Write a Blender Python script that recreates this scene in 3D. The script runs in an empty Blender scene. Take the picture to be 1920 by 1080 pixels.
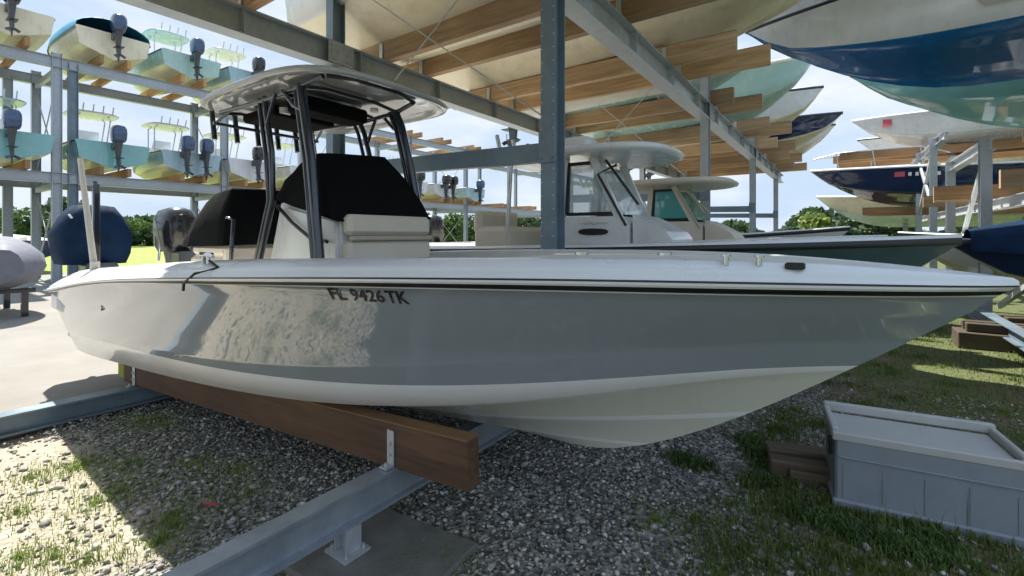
import bpy, bmesh, math, random
import numpy as np
from mathutils import Vector, Matrix
from mathutils.bvhtree import BVHTree
# World frame: +X = towards the bows (v), +Y = along the rack rows (u), Z up. Metres.
R = math.radians
rnd = random.Random(7)
sc = bpy.context.scene
col = sc.collection
YAW = R(35.2)
F0, H0, ZC = 880.0, 440.0, 1.65
CO, SI = math.cos(YAW), math.sin(YAW)
PI = math.pi

# ------------------------------------------------------------------ helpers
def proj(v, u, z):
    X = SI*u+CO*v; Y = CO*u-SI*v
    return 960+F0*X/Y, H0-F0*(z-ZC)/Y, Y
def on_u(px, py, u):
    r = (px-960)/F0; v = (r*CO-SI)*u/(CO+SI*r); Y = CO*u-SI*v
    return v, ZC-(py-H0)/F0*Y

class MB:
    def __init__(s): s.v = []; s.f = []; s.m = []; s.sm = []
    def add(s, vs, fs, mi=0, smooth=False):
        b = len(s.v); s.v += [tuple(p) for p in vs]
        for f in fs: s.f.append(tuple(b+i for i in f)); s.m.append(mi); s.sm.append(smooth)
    def box(s, c, d, mi=0, rot=None, bev=0.0):
        x, y, z = d[0]/2, d[1]/2, d[2]/2
        b = min(bev, x*.9, y*.9, z*.9)
        if b <= 0:
            vs = [Vector((i, j, k)) for i in (-x, x) for j in (-y, y) for k in (-z, z)]
            fs = [(0,1,3,2),(4,6,7,5),(0,4,5,1),(2,3,7,6),(0,2,6,4),(1,5,7,3)]
        else:
            vs = []; fs = []
            idx = {}
            for i in (-1, 1):
                for j in (-1, 1):
                    for k in (-1, 1):
                        idx[(i,j,k,0)] = len(vs); vs.append(Vector((i*x, j*(y-b), k*(z-b))))
                        idx[(i,j,k,1)] = len(vs); vs.append(Vector((i*(x-b), j*y, k*(z-b))))
                        idx[(i,j,k,2)] = len(vs); vs.append(Vector((i*(x-b), j*(y-b), k*z)))
            def q(l, flip): fs.append(tuple(l[::-1]) if flip else tuple(l))
            for i in (-1, 1):
                q([idx[(i,-1,-1,0)], idx[(i,1,-1,0)], idx[(i,1,1,0)], idx[(i,-1,1,0)]], i < 0)
                q([idx[(-1,i,-1,1)], idx[(-1,i,1,1)], idx[(1,i,1,1)], idx[(1,i,-1,1)]], i < 0)
                q([idx[(-1,-1,i,2)], idx[(1,-1,i,2)], idx[(1,1,i,2)], idx[(-1,1,i,2)]], i < 0)
            for a in (-1, 1):
                for b2 in (-1, 1):
                    q([idx[(a,b2,-1,0)], idx[(a,b2,-1,1)], idx[(a,b2,1,1)], idx[(a,b2,1,0)]], a*b2 < 0)
                    q([idx[(a,-1,b2,0)], idx[(a,1,b2,0)], idx[(a,1,b2,2)], idx[(a,-1,b2,2)]], a*b2 < 0)
                    q([idx[(-1,a,b2,1)], idx[(-1,a,b2,2)], idx[(1,a,b2,2)], idx[(1,a,b2,1)]], a*b2 < 0)
            for key in [(i,j,k) for i in (-1,1) for j in (-1,1) for k in (-1,1)]:
                q([idx[key+(0,)], idx[key+(1,)], idx[key+(2,)]], key[0]*key[1]*key[2] < 0)
        if rot: 
            M = rot; vs = [M @ p for p in vs]
        c = Vector(c)
        s.add([p+c for p in vs], fs, mi)
    def tube(s, pts, r, n=8, mi=0, cap=True, smooth=True):
        pts = [Vector(p) for p in pts]; m = len(pts)
        rs = r if isinstance(r, (list, tuple)) else [r]*m
        prev = None; vs = []; fs = []
        for i, p in enumerate(pts):
            a = pts[max(i-1, 0)]; b = pts[min(i+1, m-1)]
            t = (b-a).normalized()
            if prev is None:
                ref = Vector((0, 0, 1)) if abs(t.z) < .9 else Vector((1, 0, 0))
                n1 = t.cross(ref).normalized()
            else:
                n1 = (prev-t*prev.dot(t)).normalized()
            prev = n1; n2 = t.cross(n1)
            for k in range(n):
                an = 2*PI*k/n
                vs.append(p+(n1*math.cos(an)+n2*math.sin(an))*rs[i])
        for i in range(m-1):
            for k in range(n):
                fs.append((i*n+k, i*n+(k+1) % n, (i+1)*n+(k+1) % n, (i+1)*n+k))
        s.add(vs, fs, mi, smooth)
        if cap:
            s.add(vs[:n], [tuple(range(n))[::-1]], mi); s.add(vs[-n:], [tuple(range(n))], mi)
    def loft(s, rings, mi=0, smooth=True, closed=True, caps=True, mats=None):
        n = len(rings[0]); vs = [p for r in rings for p in r]; b = len(s.v)
        s.v += [tuple(p) for p in vs]
        kk = n if closed else n-1
        for i in range(len(rings)-1):
            for k in range(kk):
                s.f.append((b+i*n+k, b+i*n+(k+1) % n, b+(i+1)*n+(k+1) % n, b+(i+1)*n+k))
                s.m.append(mats[k] if mats else mi); s.sm.append(smooth)
        if caps and closed:
            s.add(rings[0], [tuple(range(n))[::-1]], mi); s.add(rings[-1], [tuple(range(n))], mi)
    def prism(s, poly, a, b, axis='y', mi=0):
        # poly: 2D pts; axis y -> (x,z) extruded from y=a..b ; axis z -> (x,y) ; axis x -> (y,z)
        def P(p, t):
            return (p[0], t, p[1]) if axis == 'y' else ((p[0], p[1], t) if axis == 'z' else (t, p[0], p[1]))
        n = len(poly)
        vs = [P(p, a) for p in poly]+[P(p, b) for p in poly]
        fs = [(i, (i+1) % n, n+(i+1) % n, n+i) for i in range(n)]
        s.add(vs, fs+[tuple(range(n))[::-1], tuple(range(n, 2*n))], mi)
    def ibeam(s, p0, p1, h, w, up=(0, 0, 1), tf=.014, tw=.016, mi=0):
        p0 = Vector(p0); p1 = Vector(p1); t = (p1-p0).normalized(); up = Vector(up)
        sd = t.cross(up).normalized(); up = sd.cross(t).normalized()
        a, b = w/2, h/2
        pr = [(-a,-b),(a,-b),(a,-b+tf),(tw/2,-b+tf),(tw/2,b-tf),(a,b-tf),(a,b),(-a,b),(-a,b-tf),(-tw/2,b-tf),(-tw/2,-b+tf),(-a,-b+tf)]
        vs = [p0+sd*x+up*y for x, y in pr]+[p1+sd*x+up*y for x, y in pr]
        fs = [(i, (i+1) % 12, 12+(i+1) % 12, 12+i) for i in range(12)]
        caps = [(0,1,2,11),(11,2,3,10),(10,3,4,9),(9,4,5,8),(8,5,6,7)]
        s.add(vs, fs+[c[::-1] for c in caps]+[tuple(12+i for i in c) for c in caps], mi)
    def cbeam(s, p0, p1, h, w, mi=0, up=(0,0,1)):
        p0 = Vector(p0); p1 = Vector(p1); t = (p1-p0).normalized(); up = Vector(up)
        sd = t.cross(up).normalized(); up = sd.cross(t).normalized()
        vs = [p+sd*x+up*y for p in (p0, p1) for x, y in ((-w/2,-h/2),(w/2,-h/2),(w/2,h/2),(-w/2,h/2))]
        s.add(vs, [(0,1,5,4),(1,2,6,5),(2,3,7,6),(3,0,4,7),(3,2,1,0),(4,5,6,7)], mi)
    def mesh(s, name, mats):
        me = bpy.data.meshes.new(name)
        me.from_pydata(s.v, [], s.f)
        for m in (mats if isinstance(mats, (list, tuple)) else [mats]): me.materials.append(m)
        me.polygons.foreach_set('material_index', s.m)
        me.polygons.foreach_set('use_smooth', s.sm)
        me.update()
        bm = bmesh.new(); bm.from_mesh(me)
        bmesh.ops.recalc_face_normals(bm, faces=bm.faces)
        bm.to_mesh(me); bm.free()
        return me
    def build(s, name, mats, parent=None, loc=None):
        o = bpy.data.objects.new(name, s.mesh(name, mats)); col.objects.link(o)
        if parent: o.parent = parent
        if loc: o.location = loc
        return o

def tag(o, label=None, cat=None, group=None, kind=None):
    if label: o['label'] = label
    if cat: o['category'] = cat
    if group: o['group'] = group
    if kind: o['kind'] = kind
    return o
def empty(name, loc, rz=0, label=None, cat=None, group=None, kind=None):
    o = bpy.data.objects.new(name, None); col.objects.link(o)
    o.empty_display_size = .2
    o.location = loc; o.rotation_euler = (0, 0, rz)
    return tag(o, label, cat, group, kind)
def copy_tree(o, parent=None):
    c = o.copy(); col.objects.link(c)
    if parent: c.parent = parent
    for ch in list(o.children): copy_tree(ch, c)
    return c
class Off:
    """MB wrapper context: build geometry in world coordinates, store relative to the thing's base"""
def shift(mb, loc):
    mb.v = [(p[0]-loc[0], p[1]-loc[1], p[2]-loc[2]) for p in mb.v]; return mb

# ------------------------------------------------------------------ materials
def nt(name):
    m = bpy.data.materials.new(name); m.use_nodes = True
    t = m.node_tree; b = t.nodes['Principled BSDF']
    return m, t, b
def N(t, typ, **kw):
    n = t.nodes.new(typ)
    for k, v in kw.items():
        if k in ('operation','blend_type','data_type','noise_dimensions','feature','distance','bands_direction','wave_type','interpolation_type'): setattr(n, k, v)
        else: n.inputs[k].default_value = v
    return n
def ramp(t, stops, interp='LINEAR'):
    n = t.nodes.new('ShaderNodeValToRGB'); cr = n.color_ramp; cr.interpolation = interp
    while len(cr.elements) < len(stops): cr.elements.new(.5)
    for e, (p, c) in zip(cr.elements, stops):
        e.position = p; e.color = (c[0], c[1], c[2], 1) if isinstance(c, (tuple, list)) else (c, c, c, 1)
    return n
def coords(t, scale=(1,1,1), kind='Object'):
    tc = t.nodes.new('ShaderNodeTexCoord'); mp = t.nodes.new('ShaderNodeMapping')
    mp.inputs['Scale'].default_value = scale
    t.links.new(tc.outputs[kind], mp.inputs['Vector']); return mp.outputs['Vector']
def mat(name, c, rough=.5, metal=0, var=.12, nscale=4, bump=0, bscale=60, coat=0, spec=.5, stretch=(1,1,1), streak=0, dirt=None, trans=0):
    m, t, b = nt(name)
    L = t.links.new
    vec = coords(t, stretch)
    n = N(t, 'ShaderNodeTexNoise', Scale=nscale, Detail=6, Roughness=.6); L(vec, n.inputs['Vector'])
    lo = tuple(x*(1-var) for x in c); hi = tuple(min(1, x*(1+var)) for x in c)
    r = ramp(t, [(.3, lo), (.7, hi)]); L(n.outputs['Fac'], r.inputs['Fac'])
    out = r.outputs['Color']
    if dirt:
        n2 = N(t, 'ShaderNodeTexNoise', Scale=nscale*2.3, Detail=8, Roughness=.7)
        v2 = coords(t, (stretch[0], stretch[1], stretch[2]*.35)); L(v2, n2.inputs['Vector'])
        r2 = ramp(t, [(.52, 0), (.75, 1)]); L(n2.outputs['Fac'], r2.inputs['Fac'])
        mx = t.nodes.new('ShaderNodeMix'); mx.data_type = 'RGBA'; mx.inputs['B'].default_value = (*dirt, 1)
        ml = N(t, 'ShaderNodeMath', operation='MULTIPLY'); ml.inputs[1].default_value = .45
        L(r2.outputs['Color'], ml.inputs[0]); L(ml.outputs[0], mx.inputs['Factor']); L(out, mx.inputs['A']); out = mx.outputs['Result']
    L(out, b.inputs['Base Color'])
    rr = ramp(t, [(.3, rough*.85), (.7, min(1, rough*1.2))]); L(n.outputs['Fac'], rr.inputs['Fac']); L(rr.outputs['Color'], b.inputs['Roughness'])
    b.inputs['Metallic'].default_value = metal
    b.inputs['Specular IOR Level'].default_value = spec
    b.inputs['Coat Weight'].default_value = coat; b.inputs['Coat Roughness'].default_value = .03
    if bump:
        nb = N(t, 'ShaderNodeTexNoise', Scale=bscale, Detail=4); L(vec, nb.inputs['Vector'])
        bp = N(t, 'ShaderNodeBump', Strength=bump, Distance=.01); L(nb.outputs['Fac'], bp.inputs['Height']); L(bp.outputs['Normal'], b.inputs['Normal'])
    return m
def woodmat(name, c1, c2, axis='x'):
    m, t, b = nt(name); L = t.links.new
    st = (.6, 9, 9) if axis == 'x' else (9, .6, 9)
    vec = coords(t, st)
    n = N(t, 'ShaderNodeTexNoise', Scale=2.2, Detail=8, Roughness=.65, Distortion=.6); L(vec, n.inputs['Vector'])
    w = N(t, 'ShaderNodeTexNoise', Scale=.7, Detail=3); L(coords(t, (1, 1, 1)), w.inputs['Vector'])
    r = ramp(t, [(.25, c2), (.5, tuple((a+b_)/2 for a, b_ in zip(c1, c2))), (.72, c1)]); L(n.outputs['Fac'], r.inputs['Fac'])
    oi = t.nodes.new('ShaderNodeObjectInfo'); wm = N(t, 'ShaderNodeMath', operation='MULTIPLY_ADD'); wm.inputs[1].default_value = .5; L(oi.outputs['Random'], wm.inputs[0]); L(w.outputs['Fac'], wm.inputs[2])
    r2 = ramp(t, [(.4, .6), (1.0, 1.35)]); L(wm.outputs[0], r2.inputs['Fac'])
    mx = t.nodes.new('ShaderNodeMix'); mx.data_type = 'RGBA'; mx.blend_type = 'MULTIPLY'; mx.inputs['Factor'].default_value = 1
    L(r.outputs['Color'], mx.inputs['A']); L(r2.outputs['Color'], mx.inputs['B']); L(mx.outputs['Result'], b.inputs['Base Color'])
    b.inputs['Roughness'].default_value = .75
    bp = N(t, 'ShaderNodeBump', Strength=.4, Distance=.004); L(n.outputs['Fac'], bp.inputs['Height']); L(bp.outputs['Normal'], b.inputs['Normal'])
    return m
def glassmat(name, c, rough=.03, alpha=.35):
    m, t, b = nt(name); L = t.links.new
    b.inputs['Base Color'].default_value = (*c, 1); b.inputs['Roughness'].default_value = rough
    b.inputs['Alpha'].default_value = alpha; b.inputs['Specular IOR Level'].default_value = .9
    return m
M = {}
M['hull_grey'] = mat('grey_gelcoat', (.285, .320, .348), .06, var=.03, nscale=1.5, coat=.9, spec=.6)
M['gel_white'] = mat('white_gelcoat', (.70, .71, .72), .25, var=.05, nscale=3, coat=.3, dirt=(.45,.42,.36))
M['cap_white'] = mat('cap_gelcoat', (.76, .79, .82), .3, var=.03, nscale=3, coat=.25)
M['gel_cream'] = mat('cream_bottom', (.80, .73, .55), .35, var=.08, nscale=2, coat=.2, dirt=(.35,.30,.2))
M['deck'] = mat('nonskid_deck', (.68, .67, .62), .7, var=.06, nscale=8, bump=.3, bscale=200)
M['rubber'] = mat('black_rubber', (.012, .012, .014), .35, var=.2)
M['rail_steel'] = mat('stainless_insert', (.62, .64, .66), .22, metal=.9, var=.05)
M['galv'] = mat('galvanised_steel', (.40, .44, .48), .42, metal=.35, var=.12, nscale=14, bump=.1, bscale=40, dirt=(.30,.32,.34))
M['galv_dark'] = mat('painted_grey_steel', (.17, .23, .28), .4, metal=.2, var=.2, nscale=4, dirt=(.3,.32,.33))
M['galv_light'] = mat('weathered_zinc', (.50, .53, .56), .45, metal=.4, var=.12, nscale=14, dirt=(.36,.37,.38))
M['hole'] = mat('bolt_hole_grey', (.55, .58, .6), .4, metal=.3)  # plain pale grey for the bolt hole discs
M['wood'] = woodmat('bunk_timber', (.58, .40, .23), (.29, .175, .09))
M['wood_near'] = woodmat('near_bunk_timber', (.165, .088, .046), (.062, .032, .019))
M['wood_pale'] = woodmat('pale_bunk_timber', (.55, .33, .16), (.33, .17, .07))
M['wood_end'] = woodmat('timber_end', (.30, .17, .08), (.17, .09, .04))
M['wood_green'] = mat('mossy_carpet', (.32, .34, .05), .9, var=.3, nscale=20, bump=.5)
M['navy'] = mat('navy_gelcoat', (.006, .022, .085), .12, var=.1, coat=.8)
M['blue_bottom'] = mat('blue_bottom_paint', (.004, .13, .38), .25, var=.12, coat=.35)
M['teal'] = mat('teal_gelcoat', (.20, .46, .47), .15, var=.08, coat=.7)
M['aqua'] = mat('aqua_gelcoat', (.40, .60, .55), .25, var=.08, coat=.4)
M['ltblue'] = mat('pale_blue_gelcoat', (.36, .52, .58), .25, var=.08, coat=.4)
M['slate'] = mat('slate_gelcoat', (.055, .095, .105), .2, var=.08, coat=.6)
M['canvas_black'] = mat('black_canvas', (.0045, .005, .006), 1.0, var=.3, nscale=9, bump=.25, bscale=25, spec=.12)
M['canvas_navy'] = mat('navy_canvas', (.005, .022, .062), .7, spec=.15, var=.35, nscale=6, bump=.3, bscale=20)
M['canvas_teal'] = mat('teal_canvas', (.03, .30, .46), .7, var=.3, nscale=5, bump=.3, bscale=20)
M['canvas_grey'] = mat('grey_canvas', (.16, .17, .21), .75, var=.2, nscale=6, bump=.35, bscale=16)
M['tube_navy'] = mat('powder_coat_dark', (.012, .018, .032), .18, var=.15, coat=.8)
M['alu'] = mat('anodised_aluminium', (.62, .64, .67), .25, metal=.8, var=.06)
M['cushion'] = mat('cream_vinyl', (.62, .57, .48), .5, var=.05, nscale=5, bump=.08, bscale=30)
M['cushion_tan'] = mat('tan_vinyl', (.43, .38, .31), .5, var=.06, nscale=5)
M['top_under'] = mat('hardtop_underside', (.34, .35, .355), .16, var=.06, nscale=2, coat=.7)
M['engine_blue'] = mat('blue_grey_cowl', (.035, .075, .16), .22, var=.15, coat=.6)
M['engine_dark'] = mat('dark_cowl', (.010, .012, .015), .25, var=.2, coat=.5)
M['engine_grey'] = mat('grey_leg', (.05, .058, .07), .35, var=.2, coat=.3)
M['dock_grey'] = mat('grey_box_plastic', (.26, .29, .33), .5, var=.06, nscale=6, dirt=(.22,.23,.24), bump=.08)
M['dock_lid'] = mat('pale_box_lid', (.47, .47, .455), .5, var=.08, nscale=6, dirt=(.4,.39,.36))
M['black'] = mat('black_lettering', (.008, .008, .009), .4, var=.1)
M['white'] = mat('white_paint', (.78, .78, .78), .4, var=.04)
M['red'] = mat('red_sticker', (.50, .08, .11), .5)
M['glass'] = glassmat('clear_glazing', (.55, .66, .70), alpha=.45)
M['glass_teal'] = glassmat('teal_glazing', (.10, .42, .40), alpha=.75)
M['bark'] = mat('bark', (.12, .09, .06), .9, var=.3, nscale=10, bump=.6, bscale=20)
M['slab'] = mat('footing_concrete', (.17, .17, .155), .9, var=.25, nscale=6, bump=.4, bscale=50, dirt=(.09,.09,.07))
M['soil_board'] = woodmat('weathered_board', (.15, .11, .07), (.06, .045, .03))
M['beige_wall'] = mat('pale_render', (.62, .60, .55), .8, var=.06)
M['plastic_clear'] = glassmat('light_lens', (.3, .3, .3), alpha=.8)
def leafmat(name, c, var=.45):
    m, t, b = nt(name); L = t.links.new
    g = t.nodes.new('ShaderNodeNewGeometry')
    n = N(t, 'ShaderNodeTexNoise', Scale=.9, Detail=3); L(coords(t), n.inputs['Vector'])
    ad = N(t, 'ShaderNodeMath', operation='ADD'); ml = N(t, 'ShaderNodeMath', operation='MULTIPLY'); ml.inputs[1].default_value = .55
    L(g.outputs['Random Per Island'], ml.inputs[0]); L(ml.outputs[0], ad.inputs[0]); L(n.outputs['Fac'], ad.inputs[1])
    r = ramp(t, [(.3, tuple(x*(1-var) for x in c)), (1.0, tuple(min(1, x*(1+var)) for x in c))]); L(ad.outputs[0], r.inputs['Fac'])
    L(r.outputs['Color'], b.inputs['Base Color']); b.inputs['Roughness'].default_value = .6
    b.inputs['Subsurface Weight'].default_value = 0
    # thin leaves let some light through
    tr = N(t, 'ShaderNodeBsdfTranslucent'); L(r.outputs['Color'], tr.inputs['Color'])
    mx = N(t, 'ShaderNodeMixShader', Fac=.3); L(b.outputs[0], mx.inputs[1]); L(tr.outputs[0], mx.inputs[2])
    L(mx.outputs[0], t.nodes['Material Output'].inputs['Surface'])
    return m
M['leaf'] = leafmat('leaves_mid', (.075, .13, .035))
M['leaf_dark'] = leafmat('leaves_dark', (.04, .075, .028))
M['leaf_lime'] = leafmat('leaves_lime', (.20, .27, .07))
M['grass'] = leafmat('grass_blades', (.12, .17, .035))
M['grass_dry'] = leafmat('dry_grass', (.30, .26, .10), .3)
# ------------------------------------------------------------------ ground
def groundmat():
    m, t, b = nt('yard_ground'); L = t.links.new
    vec = coords(t)
    sep = t.nodes.new('ShaderNodeSeparateXYZ'); L(vec, sep.inputs[0])
    n1 = N(t, 'ShaderNodeTexNoise', Scale=1.1, Detail=6, Roughness=.65); L(vec, n1.inputs['Vector'])
    n2 = N(t, 'ShaderNodeTexNoise', Scale=26, Detail=5, Roughness=.7); L(vec, n2.inputs['Vector'])
    vo = N(t, 'ShaderNodeTexVoronoi', Scale=38); L(vec, vo.inputs['Vector'])
    stone = ramp(t, [(0, (.06, .058, .052)), (.5, (.19, .185, .17)), (1, (.42, .41, .38))])
    hv = t.nodes.new('ShaderNodeSeparateColor'); L(vo.outputs['Color'], hv.inputs[0]); L(hv.outputs[0], stone.inputs['Fac'])
    dirt = ramp(t, [(.3, (.11, .085, .05)), (.7, (.22, .17, .11))]); L(n2.outputs['Fac'], dirt.inputs['Fac'])
    green = ramp(t, [(.3, (.05, .07, .02)), (.7, (.14, .16, .055))]); L(n2.outputs['Fac'], green.inputs['Fac'])
    # green/dirt share grows towards the bows
    mr = t.nodes.new('ShaderNodeMapRange'); mr.inputs[1].default_value = -1.3; mr.inputs[2].default_value = .9; mr.inputs[3].default_value = -.32; mr.inputs[4].default_value = .18
    L(sep.outputs[0], mr.inputs[0])
    a = N(t, 'ShaderNodeMath', operation='ADD'); L(n1.outputs['Fac'], a.inputs[0]); L(mr.outputs[0], a.inputs[1])
    f1 = ramp(t, [(.38, 0), (.52, 1)]); L(a.outputs[0], f1.inputs['Fac'])
    f2 = ramp(t, [(.50, 0), (.62, 1)]); L(a.outputs[0], f2.inputs['Fac'])
    x1 = t.nodes.new('ShaderNodeMix'); x1.data_type = 'RGBA'; L(f1.outputs[0], x1.inputs['Factor']); L(stone.outputs[0], x1.inputs['A']); L(dirt.outputs[0], x1.inputs['B'])
    x2 = t.nodes.new('ShaderNodeMix'); x2.data_type = 'RGBA'; L(f2.outputs[0], x2.inputs['Factor']); L(x1.outputs['Result'], x2.inputs['A']); L(green.outputs[0], x2.inputs['B'])
    # pale limerock fines at stern side, edged and lightened to paint the sunlit patch
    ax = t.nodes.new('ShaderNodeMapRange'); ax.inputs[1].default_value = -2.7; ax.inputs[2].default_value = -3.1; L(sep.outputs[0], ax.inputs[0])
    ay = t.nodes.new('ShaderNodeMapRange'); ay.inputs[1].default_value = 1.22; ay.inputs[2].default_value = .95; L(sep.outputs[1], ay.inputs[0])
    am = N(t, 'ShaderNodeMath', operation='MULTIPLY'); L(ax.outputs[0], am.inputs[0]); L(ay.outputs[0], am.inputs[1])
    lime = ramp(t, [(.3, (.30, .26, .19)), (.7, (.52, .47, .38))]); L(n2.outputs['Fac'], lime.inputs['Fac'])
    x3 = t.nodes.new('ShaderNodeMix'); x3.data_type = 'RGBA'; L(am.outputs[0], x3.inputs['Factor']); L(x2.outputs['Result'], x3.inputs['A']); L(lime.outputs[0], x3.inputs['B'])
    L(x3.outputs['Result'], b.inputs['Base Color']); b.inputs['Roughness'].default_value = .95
    bp = N(t, 'ShaderNodeBump', Strength=.8, Distance=.02); L(vo.outputs['Distance'], bp.inputs['Height']); L(bp.outputs[0], b.inputs['Normal'])
    return m
def hgt(x, y):
    return .018*math.sin(1.7*x+.8*y)*math.cos(1.1*y-.6*x)+.010*math.sin(4.1*x+1.3)*math.sin(3.7*y)
g = MB()
# fine patch near, coarse beyond, one sheet
xs = sorted(set([-400,-200,-100,-60,-40,-28]+[-5.4+.2*i for i in range(46)]+[5,8,14,25,40,80,200,400]))
ys = sorted(set([-300,-100,-40,-20,-10]+[-2+.2*i for i in range(60)]+[12,16,24,40,60,100,200,450]))
for x in xs:
    for y in ys:
        near = (-5.3 < x < 3.6 and -1.9 < y < 9.7)
        g.v.append((x, y, hgt(x, y)-.004 if near else -.03))
ny = len(ys)
for i in range(len(xs)-1):
    for j in range(ny-1):
        g.f.append((i*ny+j, (i+1)*ny+j, (i+1)*ny+j+1, i*ny+j+1)); g.m.append(0); g.sm.append(True)
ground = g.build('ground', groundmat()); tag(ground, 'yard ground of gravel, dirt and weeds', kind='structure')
# concrete lot
def lotmat():
    m, t, b = nt('lot_concrete'); L = t.links.new; vec = coords(t)
    n = N(t, 'ShaderNodeTexNoise', Scale=.5, Detail=8, Roughness=.65); L(vec, n.inputs['Vector'])
    r = ramp(t, [(.3, (.185, .172, .148)), (.6, (.255, .24, .215)), (.75, (.30, .285, .26))]); L(n.outputs['Fac'], r.inputs['Fac'])
    L(r.outputs[0], b.inputs['Base Color']); b.inputs['Roughness'].default_value = .85
    n2 = N(t, 'ShaderNodeTexNoise', Scale=70, Detail=4); L(vec, n2.inputs['Vector'])
    bp = N(t, 'ShaderNodeBump', Strength=.3, Distance=.006); L(n2.outputs['Fac'], bp.inputs['Height']); L(bp.outputs[0], b.inputs['Normal'])
    return m
g = MB(); X0, X1 = -21.0, -5.78
nn = 130
edge = [(X1+.10*math.sin(j*1.3)+.06*math.sin(j*3.1), -70+j*1.2) for j in range(nn)]
for (x, y) in edge: g.v += [(X0, y, .03), (x, y, .03), (x+.02, y, -.05)]
for j in range(nn-1):
    b_ = j*3
    g.f += [(b_, b_+1, b_+4, b_+3), (b_+1, b_+2, b_+5, b_+4)]; g.m += [0, 0]; g.sm += [False, False]
tag(g.build('concrete_lot', lotmat()), 'pale sunlit concrete driveway behind the boat', kind='structure')
def fieldmat():
    m, t, b = nt('lawn'); L = t.links.new; vec = coords(t)
    n = N(t, 'ShaderNodeTexNoise', Scale=.7, Detail=8, Roughness=.7); L(vec, n.inputs['Vector'])
    r = ramp(t, [(.3, (.13, .20, .03)), (.7, (.34, .42, .08))]); L(n.outputs['Fac'], r.inputs['Fac'])
    L(r.outputs[0], b.inputs['Base Color']); b.inputs['Roughness'].default_value = .95
    return m
g = MB(); g.add([(-300, -200, .0), (-27.5, -200, .0), (-27.5, 300, .0), (-300, 300, .0)], [(0, 1, 2, 3)])
tag(g.build('field', fieldmat()), 'bright green grass field beyond the far rack', kind='structure')
g = MB(); g.add([(-27.45, -100, .012), (-21.0, -100, .012), (-21.0, 120, .012), (-27.45, 120, .012)], [(0, 1, 2, 3)])
tag(g.build('dirt_strip', mat('grey_shell_strip', (.24, .25, .22), .95, var=.3, nscale=3, bump=.5)), 'grey shell strip under the far rack', kind='structure')
# concrete footing
g = MB(); g.box((-2.0, 1.55, .012), (.95, .62, .06), bev=.012, rot=Matrix.Rotation(.1, 3, 'Z'))
fo = g.build('footing_slab', M['slab']); tag(fo, 'square concrete footing slab under the near rail stub', 'footing')

# gravel as real stones, one object
def stones(n, seed, xr, yr, dens, name, matl, smin, smax, label):
    rs = np.random.RandomState(seed)
    oct_v = np.array([(1,0,0),(-1,0,0),(0,1,0),(0,-1,0),(0,0,1),(0,0,-1),(.62,.62,.5),(-.62,.6,.45),(.6,-.62,.5),(-.6,-.6,.5)], float)
    bmx = bmesh.new()
    for p in oct_v: bmx.verts.new(p)
    bmesh.ops.convex_hull(bmx, input=bmx.verts[:]); bmx.verts.ensure_lookup_table()
    for i, v_ in enumerate(bmx.verts): v_.index = i
    base_v = np.array([v_.co[:] for v_ in bmx.verts]); base_f = np.array([[v_.index for v_ in f.verts] for f in bmx.faces]); bmx.free()
    P = np.column_stack([rs.uniform(*xr, n), rs.uniform(*yr, n)])
    keep = np.array([dens(x, y) > rs.rand() for x, y in P]); P = P[keep]; n = len(P)
    sz = smin+(smax-smin)*rs.rand(n)**2.2
    ang = rs.rand(n)*6.283; c, s_ = np.cos(ang), np.sin(ang)
    sc3 = np.column_stack([sz*(.8+.5*rs.rand(n)), sz*(.7+.3*rs.rand(n)), sz*(.45+.3*rs.rand(n))])
    V = base_v[None]*sc3[:, None, :]*(1+.25*(rs.rand(n, len(base_v), 1)-.5))
    tl = (rs.rand(n)-.5)*.8
    z = V[..., 2]+V[..., 0]*tl[:, None]
    x = V[..., 0]*c[:, None]-V[..., 1]*s_[:, None]+P[:, :1]; y = V[..., 0]*s_[:, None]+V[..., 1]*c[:, None]+P[:, 1:]
    hz = np.array([hgt(a, b_) for a, b_ in P]); z = z+hz[:, None]+sc3[:, 2:3]*.3-.003
    W = np.stack([x, y, z], -1).reshape(-1, 3)
    nv = len(base_v); Fc = (base_f[None]+(np.arange(n)*nv)[:, None, None]).reshape(-1, 3)
    me = bpy.data.meshes.new(name); me.vertices.add(len(W)); me.vertices.foreach_set('co', W.ravel())
    me.loops.add(Fc.size); me.loops.foreach_set('vertex_index', Fc.ravel()); me.polygons.add(len(Fc))
    me.polygons.foreach_set('loop_start', np.arange(0, Fc.size, 3)); me.polygons.foreach_set('loop_total', np.full(len(Fc), 3))
    me.update(calc_edges=True); me.validate(); me.materials.append(matl)
    o = bpy.data.objects.new(name, me); col.objects.link(o); tag(o, label, kind='stuff'); return o
def stonemat(name, lo, hi):
    m, t, b = nt(name); L = t.links.new; g_ = t.nodes.new('ShaderNodeNewGeometry')
    r = ramp(t, [(0, lo), (.75, tuple((a+b_)/2 for a, b_ in zip(lo, hi))), (1, hi)]); L(g_.outputs['Random Per Island'], r.inputs['Fac'])
    n = N(t, 'ShaderNodeTexNoise', Scale=60, Detail=3); L(coords(t), n.inputs['Vector'])
    r2 = ramp(t, [(.3, .7), (.7, 1.2)]); L(n.outputs['Fac'], r2.inputs['Fac'])
    mx = t.nodes.new('ShaderNodeMix'); mx.data_type = 'RGBA'; mx.blend_type = 'MULTIPLY'; mx.inputs['Factor'].default_value = 1
    L(r.outputs[0], mx.inputs['A']); L(r2.outputs[0], mx.inputs['B']); L(mx.outputs['Result'], b.inputs['Base Color']); b.inputs['Roughness'].default_value = .85
    return m
def pn(x, y): return .5+.5*math.sin(2.1*x+1.3*math.sin(1.7*y))*math.cos(1.9*y+.9*math.sin(2.3*x))
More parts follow.
